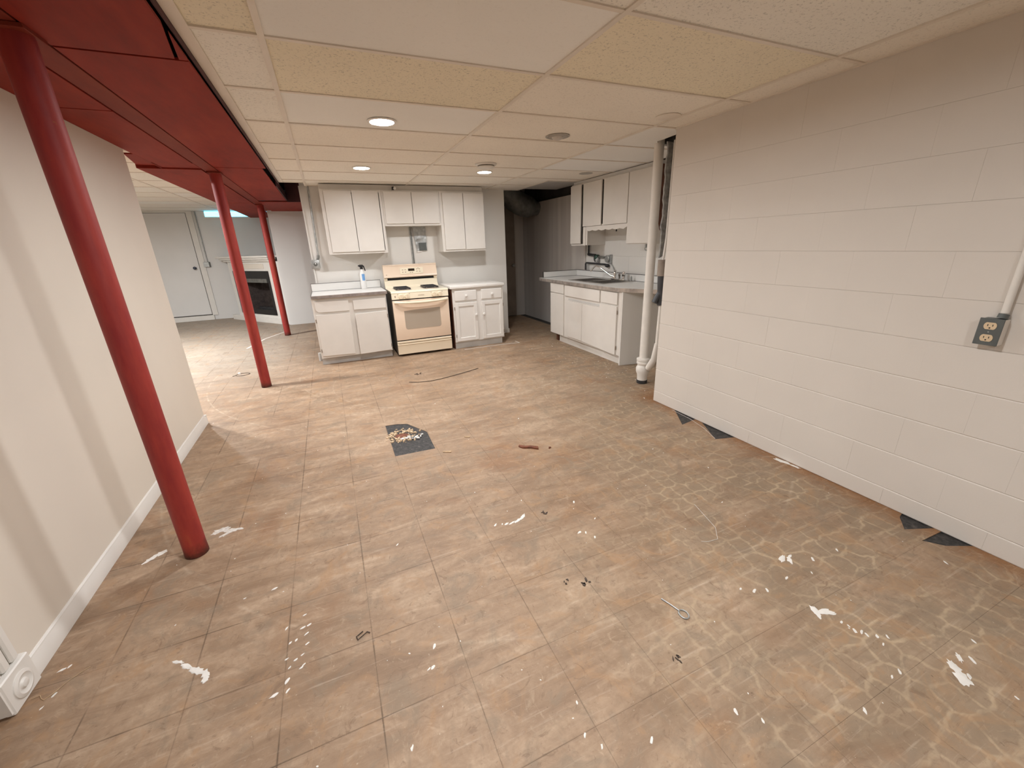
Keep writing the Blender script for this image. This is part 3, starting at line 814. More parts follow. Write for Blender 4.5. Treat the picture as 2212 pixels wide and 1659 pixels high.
# ---- its laminate worktop
t = thing('countertop', 'white laminate worktop with dark edge band and low backsplash', 'countertop', (0.21, 5.9, 0.855))
MB().box(-0.236, 0.655, 5.585, 6.205, 0.8545, 0.892).build('slab', 'laminate', t)
MB().box(-0.238, 0.657, 5.575, 5.5845, 0.853, 0.889, 0.002).build('edge_band', 'edge_band', t)
MB().box(-0.2405, -0.2365, 5.58, 6.21, 0.856, 0.894).build('end_band', 'dark_line', t)
MB().box(0.6555, 0.6595, 5.58, 6.21, 0.856, 0.894).build('end_band', 'dark_line', t)
MB().box(-0.236, 0.655, 6.190, 6.2115, 0.8925, 0.990).build('backsplash', 'laminate', t)
MB().box(-0.2405, 0.6595, 6.189, 6.2125, 0.9903, 0.9945).box(-0.2405, -0.2365, 6.189, 6.2125, 0.8945, 0.9903).box(0.6555, 0.6595, 6.189, 6.2125, 0.8945, 0.9903).build('splash_edge', 'dark_line', t)
MB().box(-0.236, 0.655, 6.186, 6.1895, 0.8922, 0.8955).build('splash_seam', 'dark_line', t)

# ---- spray bottle
t = thing('spray_bottle', 'white spray bottle with blue label and black trigger head', 'bottle', (0.425, 6.09, 0.892))
MB().lathe([(0.034, 0.0005), (0.037, 0.006), (0.037, 0.17), (0.034, 0.20), (0.022, 0.235), (0.015, 0.25), (0.015, 0.262)], (0.425, 6.09, 0.892), 'z', 28).build('body', 'bottle_white', t)
lb = bmesh.new()
n = 10
va = []
for k in range(n + 1):
    a = -PI / 2 - 0.30 + 1.05 * k / n
    for z in (1.005, 1.092): va.append(lb.verts.new((0.425 + 0.0378 * math.cos(a), 6.09 + 0.0378 * math.sin(a), z)))
for k in range(n): lb.faces.new((va[2 * k], va[2 * k + 2], va[2 * k + 3], va[2 * k + 1]))
bb = MB(); bb.bm.free(); bb.bm = lb; bb.build('label', 'bottle_label', t)
h = MB().lathe([(0.019, 0.262), (0.019, 0.285), (0.014, 0.29)], (0.425, 6.09, 0.892), 'z', 18)
h.box(0.395, 0.45, 6.076, 6.104, 1.182, 1.212, 0.005)
h.prism([(0.448, 1.204), (0.462, 1.196), (0.476, 1.130), (0.464, 1.128), (0.448, 1.182)], 6.082, 6.098, 'y')
h.tube([(0.398, 6.09, 1.198), (0.384, 6.09, 1.199)], 0.008, 10)
h.transform(Matrix.Identity(4)); h.build('trigger_head', 'black', t)

# ------------------------------------------------------------------ RANGE
SX0, SX1, SF = 0.706, 1.460, 5.552
t = thing('kitchen_range', 'bisque gas range with window oven door and tall backguard', 'stove', (1.083, 5.9, 0))
MB().box(SX0 + 0.004, SX1 - 0.004, SF + 0.05, 6.19, 0.028, 0.845).build('body', 'stove_side', t)
for x in (SX0 + 0.05, SX1 - 0.05):
    for y in (SF + 0.11, 6.13): MB().lathe([(0.018, 0.0005), (0.018, 0.012), (0.010, 0.014), (0.010, 0.028)], (x, y, 0), 'z', 12).build('leveling_foot', 'black', t)
ct = MB().prism([(SF + 0.002, 0.852), (SF + 0.012, 0.870), (SF + 0.05, 0.8745), (6.10, 0.8745), (6.10, 0.846), (SF + 0.006, 0.846)], SX0 - 0.004, SX1 + 0.004, 'x', 0.003).build('cooktop', 'bisque_pale', t)
MB().prism([(SF - 0.002, 0.771), (SF + 0.004, 0.8455), (SF + 0.05, 0.8455), (SF + 0.05, 0.771)], SX0, SX1, 'x', 0.002).build('control_panel', 'bisque_pale', t)
MB().box(SX0 + 0.004, SX1 - 0.004, SF + 0.012, SF + 0.05, 0.7565, 0.7705).build('shadow_gap', 'black', t)
for x in (0.824, 0.902, 1.263, 1.343):
    kb = MB().lathe([(0.034, 0), (0.034, 0.006), (0.031, 0.014), (0.028, 0.022)], (x, SF - 0.0005, 0.807), '-y', 26).build('burner_knob', 'bisque', t)
    MB().box(x - 0.006, x + 0.006, SF - 0.031, SF - 0.0185, 0.778, 0.836, 0.003).build('grip', 'bisque', kb)
for x in (0.785, 0.934, 1.226, 1.378): MB().box(x - 0.004, x + 0.004, SF - 0.002, SF + 0.004, 0.834, 0.841).build('burner_mark', 'print_grey', t)
MB().box(0.742, 0.756, SF - 0.0022, SF + 0.004, 0.796, 0.82).build('igniter_mark', 'print_grey', t)
MB().box(1.05, 1.13, SF - 0.0015, SF + 0.004, 0.806, 0.811).build('maker_script', 'print_grey', t)
# oven door
od = MB().box(SX0 + 0.002, SX1 - 0.002, SF, SF + 0.048, 0.226, 0.756, 0.006, 2).build('oven_door', 'bisque_pink', t)
def rrect(x0, x1, z0, z1, r, n=5):
    pts = []
    for cx, cz, a0 in ((x1 - r, z0 + r, -PI / 2), (x1 - r, z1 - r, 0), (x0 + r, z1 - r, PI / 2), (x0 + r, z0 + r, PI)):
        for k in range(n + 1):
            a = a0 + PI / 2 * k / n; pts.append((cx + r * math.cos(a), cz + r * math.sin(a)))
    return pts
win = [(0.842, 0.398), (0.848, 0.378), (0.866, 0.368), (1.304, 0.368), (1.322, 0.378), (1.328, 0.398), (1.328, 0.632), (1.20, 0.628), (1.083, 0.626), (0.96, 0.622), (0.842, 0.616)]
MB().prism(win, SF - 0.0025, SF + 0.002, 'y').build('oven_window', 'oven_glass', od)
hp = []
for k in range(17):
    s = -1 + 2 * k / 16
    hp.append((1.083 + s * 0.352, SF - 0.052 + 0.036 * abs(s) ** 5, 0.722 + 0.014 * s * s))
hb = MB()
ringn = 10
hb.tube(hp, 0.014, 12, True, [0.017] * 17)
hb.box(0.728, 0.752, SF - 0.03, SF + 0.002, 0.72, 0.75, 0.004).box(1.414, 1.438, SF - 0.03, SF + 0.002, 0.72, 0.75, 0.004)
hb.build('door_handle', 'bisque_pale', od)
MB().prism([(SX0 + 0.04, 0.700), (SX1 - 0.04, 0.700), (SX1 - 0.16, 0.655), (1.083, 0.645), (SX0 + 0.16, 0.650)], SF - 0.004, SF + 0.002, 'y').build('hand_recess', 'bisque_pink', od)
# storage drawer
dw = MB().prism([(SF + 0.004, 0.032), (SF + 0.002, 0.155), (SF - 0.006, 0.168), (SF + 0.014, 0.180), (SF + 0.048, 0.180), (SF + 0.048, 0.032)], SX0 + 0.002, SX1 - 0.002, 'x', 0.002).build('storage_drawer', 'bisque', t)
MB().box(SX0 + 0.002, SX1 - 0.002, SF - 0.002, SF + 0.048, 0.186, 0.212, 0.004).build('drawer_lip', 'bisque', t)
MB().box(SX0 + 0.006, SX1 - 0.006, SF + 0.02, SF + 0.048, 0.213, 0.2255).build('shadow_gap', 'black', t)
# backguard
MB().prism([(6.075, 0.873), (6.115, 0.905), (6.125, 0.976), (6.195, 0.976), (6.195, 0.873)], SX0, SX1, 'x', 0.002).build('splash_panel', 'bisque_pale', t)
MB().box(SX0 + 0.045, SX1 - 0.045, 6.14, 6.195, 0.9765, 1.012).build('vent_slot', 'black', t)
for x in (SX0, SX1 - 0.045): MB().box(x, x + 0.045, 6.115, 6.195, 0.977, 1.0115, 0.003).build('vent_end', 'bisque', t)
cn = MB().prism([(6.098, 1.012), (6.090, 1.024), (6.098, 1.036), (6.120, 1.165), (6.112, 1.180), (6.124, 1.188), (6.195, 1.188), (6.195, 1.012)], SX0, SX1, 'x', 0.002).build('console', 'bisque_pink', t)
def on_console(x0, x1, z0, z1, d, m, name, parent, bev=0.0):
    """plate lying on the tilted console face"""
    f = lambda z: 6.098 + (z - 1.036) * (0.022 / 0.129)
    return MB().prism([(f(z0) - d, z0), (f(z1) - d, z1), (f(z1) + 0.002, z1), (f(z0) + 0.002, z0)], x0, x1, 'x', bev).build(name, m, parent)
kp = on_console(0.935, 1.262, 1.054, 1.140, 0.006, 'bisque_pale', 'keypad', cn, 0.002)
on_console(1.050, 1.140, 1.094, 1.127, 0.0075, 'display', 'clock_display', cn)
for (x, z) in ((0.972, 1.112), (1.010, 1.114), (0.972, 1.082), (1.010, 1.082), (1.078, 1.074), (1.106, 1.074), (1.172, 1.116), (1.210, 1.116), (1.172, 1.086), (1.212, 1.084), (1.192, 1.126)):
    on_console(x - 0.009, x + 0.009, z - 0.005, z + 0.005, 0.0072, 'print_grey', 'button', kp)
on_console(0.738, 0.750, 1.050, 1.060, 0.002, 'print_grey', 'badge', cn)
# burners: dark square pans with grates
for (x0, x1) in ((0.792, 1.002), (1.172, 1.386)):
    pan = MB().box(x0, x1, 5.705, 6.04, 0.8748, 0.8775, 0.001).build('drip_pan', 'pan_dark', t)
    for cy in (5.79, 5.955):
        cx = (x0 + x1) / 2
        MB().lathe([(0.050, 0.8776), (0.050, 0.884), (0.034, 0.890), (0.012, 0.892)], (cx, cy, 0), 'z', 20).build('burner_cap', 'black_iron', pan)
    gm = MB()
    for s in (-1, 1):
        gm.box(cx + s * 0.088 - 0.004, cx + s * 0.088 + 0.004, 5.715, 6.03, 0.8776, 0.897)
    for cy in (5.72, 5.79, 5.873, 5.955, 6.025): gm.box(cx - 0.088, cx + 0.088, cy - 0.004, cy + 0.004, 0.890, 0.898)
    gm.build('grate', 'black_iron', pan)

# ------------------------------------------------------------------ RIGHT BASE CABINET (round knobs)
t = thing('base_cabinet', 'white base cabinet with panelled doors, round knobs and brown bare side', 'cabinet', (1.9, 5.88, 0))
MB().box(1.5215, 2.276, 5.58, 6.20, 0.096, 0.8485).build('carcass', 'cab_white2', t)
MB().box(1.513, 1.521, 5.60, 6.20, 0.0, 0.8485).build('side_panel', 'brown_board', t, label='bare brown side panel')
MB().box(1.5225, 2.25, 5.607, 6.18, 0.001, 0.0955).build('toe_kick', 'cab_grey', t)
for (a, b_) in ((1.550, 1.873), (1.938, 2.258)):
    dw = MB().box(a, b_, 5.562, 5.5795, 0.678, 0.821, 0.009).build('drawer_front', 'cab_white2', t)
    knob(dw, ((a + b_) / 2, 5.562, 0.750), '-y')
for (a, b_, kx) in ((1.546, 1.870, 1.846), (1.937, 2.264, 1.962)):
    f = MB(); w = 0.052
    z0, z1 = 0.110, 0.654
    f.box(a, a + w, 5.560, 5.5795, z0, z1, 0.004).box(b_ - w, b_, 5.560, 5.5795, z0, z1, 0.004)
    f.box(a + w - 0.004, b_ - w + 0.004, 5.560, 5.5795, z0, z0 + w, 0.004).box(a + w - 0.004, b_ - w + 0.004, 5.560, 5.5795, z1 - w, z1, 0.004)
    d = f.build('door', 'cab_white2', t)
    MB().box(a + w - 0.002, b_ - w + 0.002, 5.571, 5.5793, z0 + w - 0.002, z1 - w + 0.002).build('panel', 'cab_white2', d)
    knob(d, (kx, 5.560, 0.475), '-y')
    for z in (0.19, 0.58): hinge(d, a - 0.006 if kx > (a + b_) / 2 else b_ + 0.006, 5.571, z)
t = MB().box(1.490, 2.292, 5.548, 6.115, 0.8495, 0.890, 0.008, 2).build('countertop', 'cab_white2')
tag(t, 'plain white painted worktop with chamfered edge beside the stove', 'countertop')

# ------------------------------------------------------------------ SINK CABINET
t = thing('sink_cabinet', 'long white sink base cabinet with flat doors and three drawer fronts', 'cabinet', (3.3, 4.6, 0))
MB().prism([(3.0, 3.79), (3.0, 5.42), (3.018, 5.42), (3.018, 3.79)], 0.112, 0.857).box(3.018, 3.63, 5.402, 5.42, 0.112, 0.857).box(3.018, 3.63, 3.80, 5.402, 0.112, 0.13).build('carcass', 'cab_white', t)
MB().prism([(3.001, 3.772), (3.001, 3.789), (3.62, 3.699), (3.62, 3.655)], 0.001, 0.857).build('side_panel', 'wall_white', t)
for k, (a, b_) in enumerate(((3.80, 4.22), (4.225, 5.02), (5.025, 5.26))):
    MB().box(3.047 - (0.006 if k == 0 else 0), 3.07, a, b_, 0.001, 0.111).build('toe_kick', 'cab_white', t)
MB().box(3.05, 3.12, 5.30, 5.36, 0.001, 0.111).build('toe_block', 'brown_board', t)
for (a, b_, z0, z1) in ((5.052, 5.425, 0.722, 0.852), (4.195, 5.018, 0.702, 0.845), (3.850, 4.168, 0.708, 0.845)):
    MB().box(2.981, 2.9995, a, b_, z0, z1, 0.0015).build('drawer_front', 'cab_white', t)
for (a, b_, z0, z1) in ((5.052, 5.425, 0.122, 0.712), (4.577, 4.940, 0.140, 0.640)):
    MB().box(2.981, 2.9995, a, b_, z0, z1, 0.0015).build('door', 'cab_white', t)
dn = MB().prism([(3.852, 0.114), (4.572, 0.138), (4.572, 0.640), (4.185, 0.640), (4.185, 0.690), (3.852, 0.690)], 2.981, 2.9995, 'x', 0.0015).build('door', 'cab_white', t)
for z in (0.2, 0.62): hinge(dn, 2.990, 3.846, z)
MB().box(2.995, 3.001, 4.20, 4.94, 0.648, 0.672).build('recess_shade_strip', 'cab_grey', t)  # flat grey strip painted in for the shaded gap above the doors

# ---- sink worktop: slab in pieces round the bowl opening, one mesh
SZ0, SZ1 = 0.8635, 0.902
t = thing('countertop', 'white laminate sink worktop with metal edge and backsplash', 'countertop', (3.3, 4.6, 0.863))
s = MB()
s.box(2.972, 3.115, 3.87, 5.752, SZ0, SZ1).box(3.545, 3.645, 3.87, 5.752, SZ0, SZ1)
s.box(3.115, 3.545, 5.07, 5.752, SZ0, SZ1).box(3.115, 3.545, 3.87, 4.32, SZ0, SZ1)
s.prism([(2.972, 3.87), (2.985, 3.815), (3.01, 3.775), (3.29, 3.235), (3.34, 3.21), (3.645, 3.21), (3.645, 3.87)], SZ0, SZ1)
s.build('slab', 'laminate', t)
eb = MB()
eb.box(2.963, 2.9715, 3.87, 5.752, 0.858, 0.900, 0.002)
poly = [(2.9675, 3.87), (2.981, 3.812), (3.006, 3.772), (3.286, 3.23)]
for a, b_ in zip(poly, poly[1:]):
    dvec = Vector((b_[0] - a[0], b_[1] - a[1], 0)).normalized(); nn = Vector((dvec.y, -dvec.x, 0)) * -0.004
    eb.prism([(a[0] - nn.x, a[1] - nn.y), (b_[0] - nn.x, b_[1] - nn.y), (b_[0] + nn.x * 0.2, b_[1] + nn.y * 0.2), (a[0] + nn.x * 0.2, a[1] + nn.y * 0.2)], 0.858, 0.900)
eb.build('edge_band', 'edge_metal', t)
MB().box(3.625, 3.645, 3.21, 5.752, 0.9025, 0.985).build('backsplash', 'laminate', t)
MB().box(3.03, 3.624, 5.732, 5.752, 0.9025, 0.985).build('side_splash', 'laminate', t)
MB().box(3.622, 3.6455, 3.21, 5.7535, 0.9855, 0.9905).box(3.025, 3.622, 5.729, 5.7535, 0.9855, 0.9905).box(3.025, 3.0295, 5.729, 5.7535, 0.86, 0.9855).build('splash_edge', 'dark_line', t)
MB().box(3.621, 3.6245, 3.21, 5.73, 0.9022, 0.906).box(3.03, 3.621, 5.728, 5.7315, 0.9022, 0.906).build('splash_seam', 'dark_line', t)

# ---- double bowl sink
t = thing('kitchen_sink', 'stainless double-bowl sink set in the white worktop', 'sink', (3.33, 4.69, 0.74))
r = MB()
zr = SZ1 + 0.001
sx0, sx1, sy0, sy1 = 3.085, 3.600, 4.290, 5.100
bx0, bx1 = 3.122, 3.505
bowls = [(4.33, 4.675), (4.715, 5.06)]
r.box(sx0, bx0, sy0, sy1, zr, zr + 0.004).box(bx1, sx1, sy0, sy1, zr, zr + 0.004)
r.box(bx0, bx1, sy0, bowls[0][0], zr, zr + 0.004).box(bx0, bx1, bowls[0][1], bowls[1][0], zr, zr + 0.004).box(bx0, bx1, bowls[1][1], sy1, zr, zr + 0.004)
r.build('rim', 'steel', t)
for (a, b_) in bowls:
    q = MB(); th = 0.002; zb = 0.745
    q.box(bx0, bx0 + th, a, b_, zb, zr).box(bx1 - th, bx1, a, b_, zb, zr).box(bx0, bx1, a, a + th, zb, zr).box(bx0, bx1, b_ - th, b_, zb, zr).box(bx0, bx1, a, b_, zb - th, zb)
    bo = q.build('bowl', 'steel', t)
    MB().lathe([(0.045, zb + 0.0005), (0.045, zb + 0.003), (0.03, zb + 0.004), (0.028, zb + 0.001), (0.004, zb + 0.001)], ((bx0 + bx1) / 2, (a + b_) / 2, 0), 'z', 20).build('drain', 'chrome', bo)

# ---- faucet
t = thing('faucet', 'chrome kitchen faucet with swan spout and two handles', 'faucet', (3.553, 4.6, zr + 0.004))
zf = zr + 0.004
MB().box(3.530, 3.578, 4.44, 4.72, zf, zf + 0.014, 0.005, 2).build('base_plate', 'chrome', t)
MB().lathe([(0.02, 0.014), (0.017, 0.03), (0.017, 0.055), (0.022, 0.062), (0.022, 0.088), (0.014, 0.10), (0.018, 0.108), (0.018, 0.124), (0.008, 0.132)], (3.553, 4.66, zf), 'z', 20).build('valve_body', 'chrome', t)
sp = []
for k in range(15):
    s_ = k / 14
    y = 4.66 + 0.375 * s_
    x = 3.545 - 0.13 * s_
    z = zf + 0.035 + 0.055 * math.sin(s_ * PI * 0.5) + 0.085 * (0.5 - 0.5 * math.cos(min(1, s_ * 1.25) * PI)) - 0.075 * max(0, s_ - 0.82) / 0.18
    sp.append((x, y, z))
MB().tube(sp, 0.0095, 12).build('spout', 'chrome', t)
for y in (4.475,):
    hd = MB().lathe([(0.022, 0.014), (0.018, 0.03), (0.018, 0.05), (0.024, 0.058), (0.026, 0.09), (0.02, 0.108), (0.006, 0.114)], (3.553, y, zf), 'z', 18)
    hd.build('handle', 'chrome', t)
MB().lathe([(0.018, 0.014), (0.012, 0.02), (0.014, 0.05), (0.021, 0.07), (0.012, 0.082), (0.004, 0.085)], (3.553, 4.56, zf), 'z', 16).build('handle', 'chrome', t)
tag(MB().lathe([(0.017, 0), (0.017, 0.008), (0.011, 0.012), (0.012, 0.045), (0.009, 0.06), (0.003, 0.063)], (3.575, 4.35, zr + 0.0042), 'z', 16).build('side_sprayer', 'galv'), 'small metal side sprayer standing on the sink rim', 'sprayer')

# ------------------------------------------------------------------ WALL CABINETS OVER SINK (facing -X)
def shell_x(t, y0, y1, xf, xb, z0, z1, th=0.018):
    MB().box(xf, xb, y0, y0 + th, z0, z1).box(xf, xb, y1 - th, y1, z0, z1).box(xf, xb, y0 + th, y1 - th, z0, z0 + th).box(xf, xb, y0 + th, y1 - th, z1 - th, z1).build('carcass', 'cab_white', t)
    MB().box(xb - 0.006, xb, y0 + th, y1 - th, z0 + th, z1 - th).build('back_panel', 'cab_inside', t)
XF, XB = 3.342, 3.659
t = thing('wall_cabinet', 'narrow white wall cabinet with dark gap beside its door next to the hall', 'cabinet', (3.5, 5.26, 1.357), 'white wall cabinets over the sink')
shell_x(t, 5.062, 5.448, XF, XB, 1.357, 2.155)
MB().box(3.322, 3.340, 5.182, 5.446, 1.380, 2.140, 0.002).build('door', 'cab_white', t)
MB().box(3.330, 3.342, 5.062, 5.125, 1.357, 1.597).build('stile', 'cab_white', t)
t = thing('wall_cabinet', 'short white wall cabinet with scalloped valance above the sink', 'cabinet', (3.5, 4.62, 1.597), 'white wall cabinets over the sink')
shell_x(t, 4.180, 5.060, XF, XB, 1.600, 2.155)
MB().box(3.322, 3.340, 4.708, 5.128, 1.603, 2.140, 0.002).build('door', 'cab_white', t)
MB().box(3.322, 3.340, 4.190, 4.664, 1.603, 2.140, 0.002).build('door', 'cab_white', t)
sc_poly = [(5.060, 1.598), (4.182, 1.598)]
ns = 48
for k in range(ns + 1):
    y = 4.182 + (5.060 - 4.182) * k / ns
    z = 1.553 - 0.014 * abs(math.sin((y - 4.182) * PI / 0.145)) + (0.010 if (k < 3 or k > ns - 3) else 0)
    sc_poly.append((y, z))
MB().prism(sc_poly, 3.332, 3.344, 'x').build('valance', 'cab_white', t)
MB().box(3.338, 3.35, 5.030, 5.0605, 1.36, 1.598).build('valance_post', 'cab_white', t)
MB().box(3.50, 3.515, 4.60, 4.63, 1.555, 1.60).box(3.50, 3.515, 4.612, 4.62, 1.52, 1.555).build('bracket', 'black', t)
MB().tube([(3.51, 4.20, 1.555), (3.51, 4.60, 1.555)], 0.010, 10).build('towel_rod', 'cab_white', t)
t = thing('wall_cabinet', 'white one-door wall cabinet with brown bare end beside the vent stack', 'cabinet', (3.5, 3.95, 1.365), 'white wall cabinets over the sink')
shell_x(t, 3.735, 4.178, XF, XB, 1.362, 2.155)
MB().box(3.322, 3.340, 3.760, 4.176, 1.372, 2.140, 0.002).build('door', 'cab_white', t)
MB().prism([(3.36, 2.155), (3.60, 2.155), (3.60, 1.60), (3.46, 1.58), (3.42, 1.50), (3.385, 1.59), (3.36, 1.62)], 3.728, 3.7345, 'y').build('end_veneer', 'brown_board', t, label='bare brown wood end')
hk = MB().box(3.495, 3.515, 4.02, 4.04, 1.325, 1.362)
hk.tube([(3.505, 4.03 + 0.019 * math.cos(a), 1.306 + 0.019 * math.sin(a)) for a in [k * PI / 8 for k in range(17)]], 0.0055, 8)
tag(hk.build('ring_hook', 'galv'), 'small metal ring hook hanging under the wall cabinet', 'hook')
struct(MB().box(3.365, 3.655, 3.735, 5.44, 2.1555, 2.1895).build('trim_5', 'trim_white'), 'filler strip above the sink cabinets')

# ------------------------------------------------------------------ WATER PIPES BEHIND SINK
xw = 3.628
t = thing('water_valve', 'black iron pipe with green shutoff valve on the wall behind the sink', 'pipe', (xw, 5.2, 1.1))
MB().tube([(xw, 5.42, 1.356), (xw, 5.42, 1.225)], 0.014, 12).build('drop_pipe', 'black_iron', t)
MB().tube([(xw, 5.425, 1.235), (xw, 5.42, 1.222), (xw, 5.40, 1.218), (xw, 5.24, 1.212)], 0.019, 12).build('elbow', 'black_iron', t)
MB().tube([(xw, 5.27, 1.21), (xw, 5.265, 1.15), (xw, 5.245, 1.125), (xw, 5.22, 1.135)], 0.009, 10).build('bypass', 'black_iron', t)
MB().lathe([(0.024, 0), (0.036, 0.012), (0.038, 0.045), (0.028, 0.06)], (xw, 5.225, 1.185), (Vector((1, 0, 0)), Vector((0, 0, 1)), Vector((0, -1, 0))), 18).build('valve', 'valve_green', t)
MB().lathe([(0.025, 0), (0.032, 0.02), (0.030, 0.06), (0.018, 0.08)], (xw, 5.185, 1.118), 'z', 16).build('valve_bonnet', 'galv', t)
MB().tube([(xw, 5.165, 1.192), (xw, 5.0, 1.185)], 0.014, 12).build('nipple', 'galv_dark', t)
t = thing('junction_box', 'round grey electrical box on the wall above the faucet', 'electrical box', (3.63, 4.93, 1.165))
MB().lathe([(0.050, 0), (0.050, 0.045), (0.044, 0.05), (0.004, 0.052)], (3.66, 4.945, 1.168), '-x', 26).build('cover', 'galv', t)
MB().box(3.632, 3.66, 4.872, 4.908, 1.10, 1.225, 0.003).build('back_plate', 'galv', t)
MB().tube([(3.648, 4.88, 1.10), (3.64, 4.83, 1.06), (3.635, 4.78, 0.995)], 0.007, 10).build('flex_conduit', 'galv', t)
t = thing('supply_pipe', 'dark horizontal supply pipe on the wall below the shutoff valve', 'pipe', (xw, 5.2, 1.08))
MB().tube([(xw, 5.49, 1.0), (xw, 5.49, 1.085), (xw, 5.465, 1.10), (xw, 5.0, 1.09), (xw, 4.94, 1.085)], 0.0135, 12).build('run', 'black_iron', t)
MB().tube([(xw, 5.44, 0.992), (xw, 5.44, 1.09)], 0.008, 10).build('branch', 'galv', t)
MB().lathe([(0.022, 0), (0.026, 0.03), (0.018, 0.055)], (xw, 4.97, 1.075), (Vector((1, 0, 0)), Vector((0, 0, 1)), Vector((0, -1, 0))), 14).build('tee', 'black_iron', t)

# ------------------------------------------------------------------ VENT STACK AND DRAIN AT THE WALL END
t = thing('vent_stack', 'fat white painted cast iron stack with bell hub at the floor', 'pipe', (2.815, 3.16, 0))
MB().lathe([(0.042, 0.26), (0.042, 2.19), (0.042, 2.45)], (2.815, 3.16, 0), 'z', 28).build('shaft', 'pipe_white', t)
MB().lathe([(0.052, 0.0005), (0.054, 0.035)], (2.815, 3.16, 0), 'z', 28).build('rusty_foot', 'black_iron', t)
MB().lathe([(0.050, 0.036), (0.052, 0.09), (0.066, 0.125), (0.068, 0.165), (0.054, 0.19), (0.056, 0.205), (0.064, 0.212), (0.064, 0.228), (0.058, 0.234), (0.066, 0.242), (0.066, 0.262), (0.046, 0.272)], (2.815, 3.16, 0), 'z', 28).build('bell_hub', 'pipe_white', t)
t = thing('drain_pipe', 'thin white and black drain line squeezed beside the block wall end', 'pipe', (2.79, 2.98, 0))
MB().tube([(2.806, 3.066, 0.185), (2.795, 3.03, 0.225), (2.785, 2.98, 0.30), (2.788, 2.96, 0.46)], 0.030, 14, True, [0.032, 0.034, 0.030, 0.022]).build('sweep_elbow', 'pipe_white', t)
MB().tube([(2.788, 2.96, 0.45), (2.79, 2.955, 0.86)], 0.017, 14).build('lower_pipe', 'pipe_white', t)
MB().tube([(2.785, 2.955, 0.83), (2.775, 2.955, 0.98), (2.765, 2.955, 1.10)], 0.031, 16).tube([(2.778, 2.958, 0.95), (2.745, 2.965, 0.90), (2.722, 2.97, 0.855)], 0.026, 14).build('black_wye', 'pipe_black', t)
MB().tube([(2.765, 2.955, 1.095), (2.762, 2.955, 1.235)], 0.036, 16).build('coupling', 'pipe_tan', t)
MB().tube([(2.772, 2.955, 1.23), (2.790, 2.955, 1.42), (2.795, 2.955, 2.18)], 0.010, 12).build('riser', 'pipe_white', t)
t = MB()
rr = random.Random(5)
pl = []
for k in range(22):
    z = 1.25 + k * 0.044
    pl.append((2.752 + rr.uniform(-0.008, 0.010), z))
pr = [(2.812 + rr.uniform(-0.006, 0.006), 2.17 - k * 0.30) for k in range(4)]
t.prism(pl + pr, 2.985, 3.0, 'y')
tag(t.build('metal_strip', 'mortar_grey'), 'ragged grey metal strip standing behind the block wall end', 'strip')

# ------------------------------------------------------------------ HALL DUCT
t = thing('air_duct', 'dark sheet metal duct elbow under the hall ceiling opening', 'duct', (3.2, 7.1, 1.9))
path, rads = [], []
for k in range(13):
    s_ = k / 12
    path.append((2.86 + 0.60 * s_ ** 0.9, 7.1, 2.03 + 0.44 * (1 - s_) ** 2.0))
    rads.append(0.20 - 0.015 * s_)
MB().tube(path, 0.2, 28, True, rads).build('elbow', 'galv_dark', t)
MB().tube([(3.44, 7.1, 2.035), (3.645, 7.1, 1.985)], 0.12, 24, True, [0.183, 0.105]).build('reducer', 'galv_dark', t)

# ------------------------------------------------------------------ STOVE WALL FITTINGS
t = thing('conduit', 'thin conduit with square grey outlet box at the edge of the stove wall', 'conduit', (-0.1, 6.24, 1.2))
MB().tube([(-0.062, 6.238, 2.188), (-0.072, 6.238, 1.75), (-0.083, 6.238, 1.34)], 0.010, 12).build('tube', 'galv', t)
MB().tube([(-0.083, 6.236, 1.352), (-0.085, 6.23, 1.325), (-0.098, 6.225, 1.298)], 0.016, 12).build('connector', 'galv_dark', t)
MB().box(-0.186, -0.080, 6.20, 6.249, 1.186, 1.296, 0.006, 2).build('box', 'galv', t)
MB().lathe([(0.024, 0), (0.024, 0.003), (0.012, 0.004)], (-0.133, 6.20, 1.24), '-y', 20).build('receptacle', 'galv_dark', t)
MB().box(-0.139, -0.127, 6.193, 6.197, 1.242, 1.258).build('toggle', 'bottle_white', t)
t = thing('vent_cover', 'crumpled grey metal sheet hanging on the wall above the stove', 'metal sheet', (1.3, 6.24, 1.35))
v = bmesh.new()
rr = random.Random(11)
nx, nz = 6, 9
gridv = []
for a in range(nx):
    row = []
    for b_ in range(nz):
        u, w = a / (nx - 1), b_ / (nz - 1)
        x = 1.19 + 0.19 * u + 0.045 * (1 - w) * (1 - u) ** 1.0
        z = 1.36 + 0.335 * w
        row.append(v.verts.new((x, 6.236 - 0.008 * rr.random() - 0.004, z)))
    gridv.append(row)
for a in range(nx - 1):
    for b_ in range(nz - 1): v.faces.new((gridv[a][b_], gridv[a + 1][b_], gridv[a + 1][b_ + 1], gridv[a][b_ + 1]))
r_ = bmesh.ops.extrude_face_region(v, geom=v.faces[:])
for q in r_['geom']:
    if isinstance(q, bmesh.types.BMVert): q.co.y += 0.0025
mb = MB(); mb.bm.free(); mb.bm = v; mb.build('sheet', 'galv', t, smooth=False)
MB().box(1.262, 1.372, 6.2215, 6.224, 1.365, 1.47).build('patch', 'box_grey', t)
MB().box(1.228, 1.30, 6.235, 6.243, 1.340, 1.358).build('torn_paper', 'fleck', t)
t = thing('pipe_chase', 'narrow grey vertical conduit running down behind the stove', 'conduit', (1.168, 6.24, 1.1))
MB().box(1.150, 1.184, 6.234, 6.249, 1.05, 1.69, 0.003).build('channel', 'galv', t)
MB().tube([(1.172, 6.232, 1.05), (1.166, 6.232, 1.69)], 0.006, 8).build('rod', 'galv_dark', t)

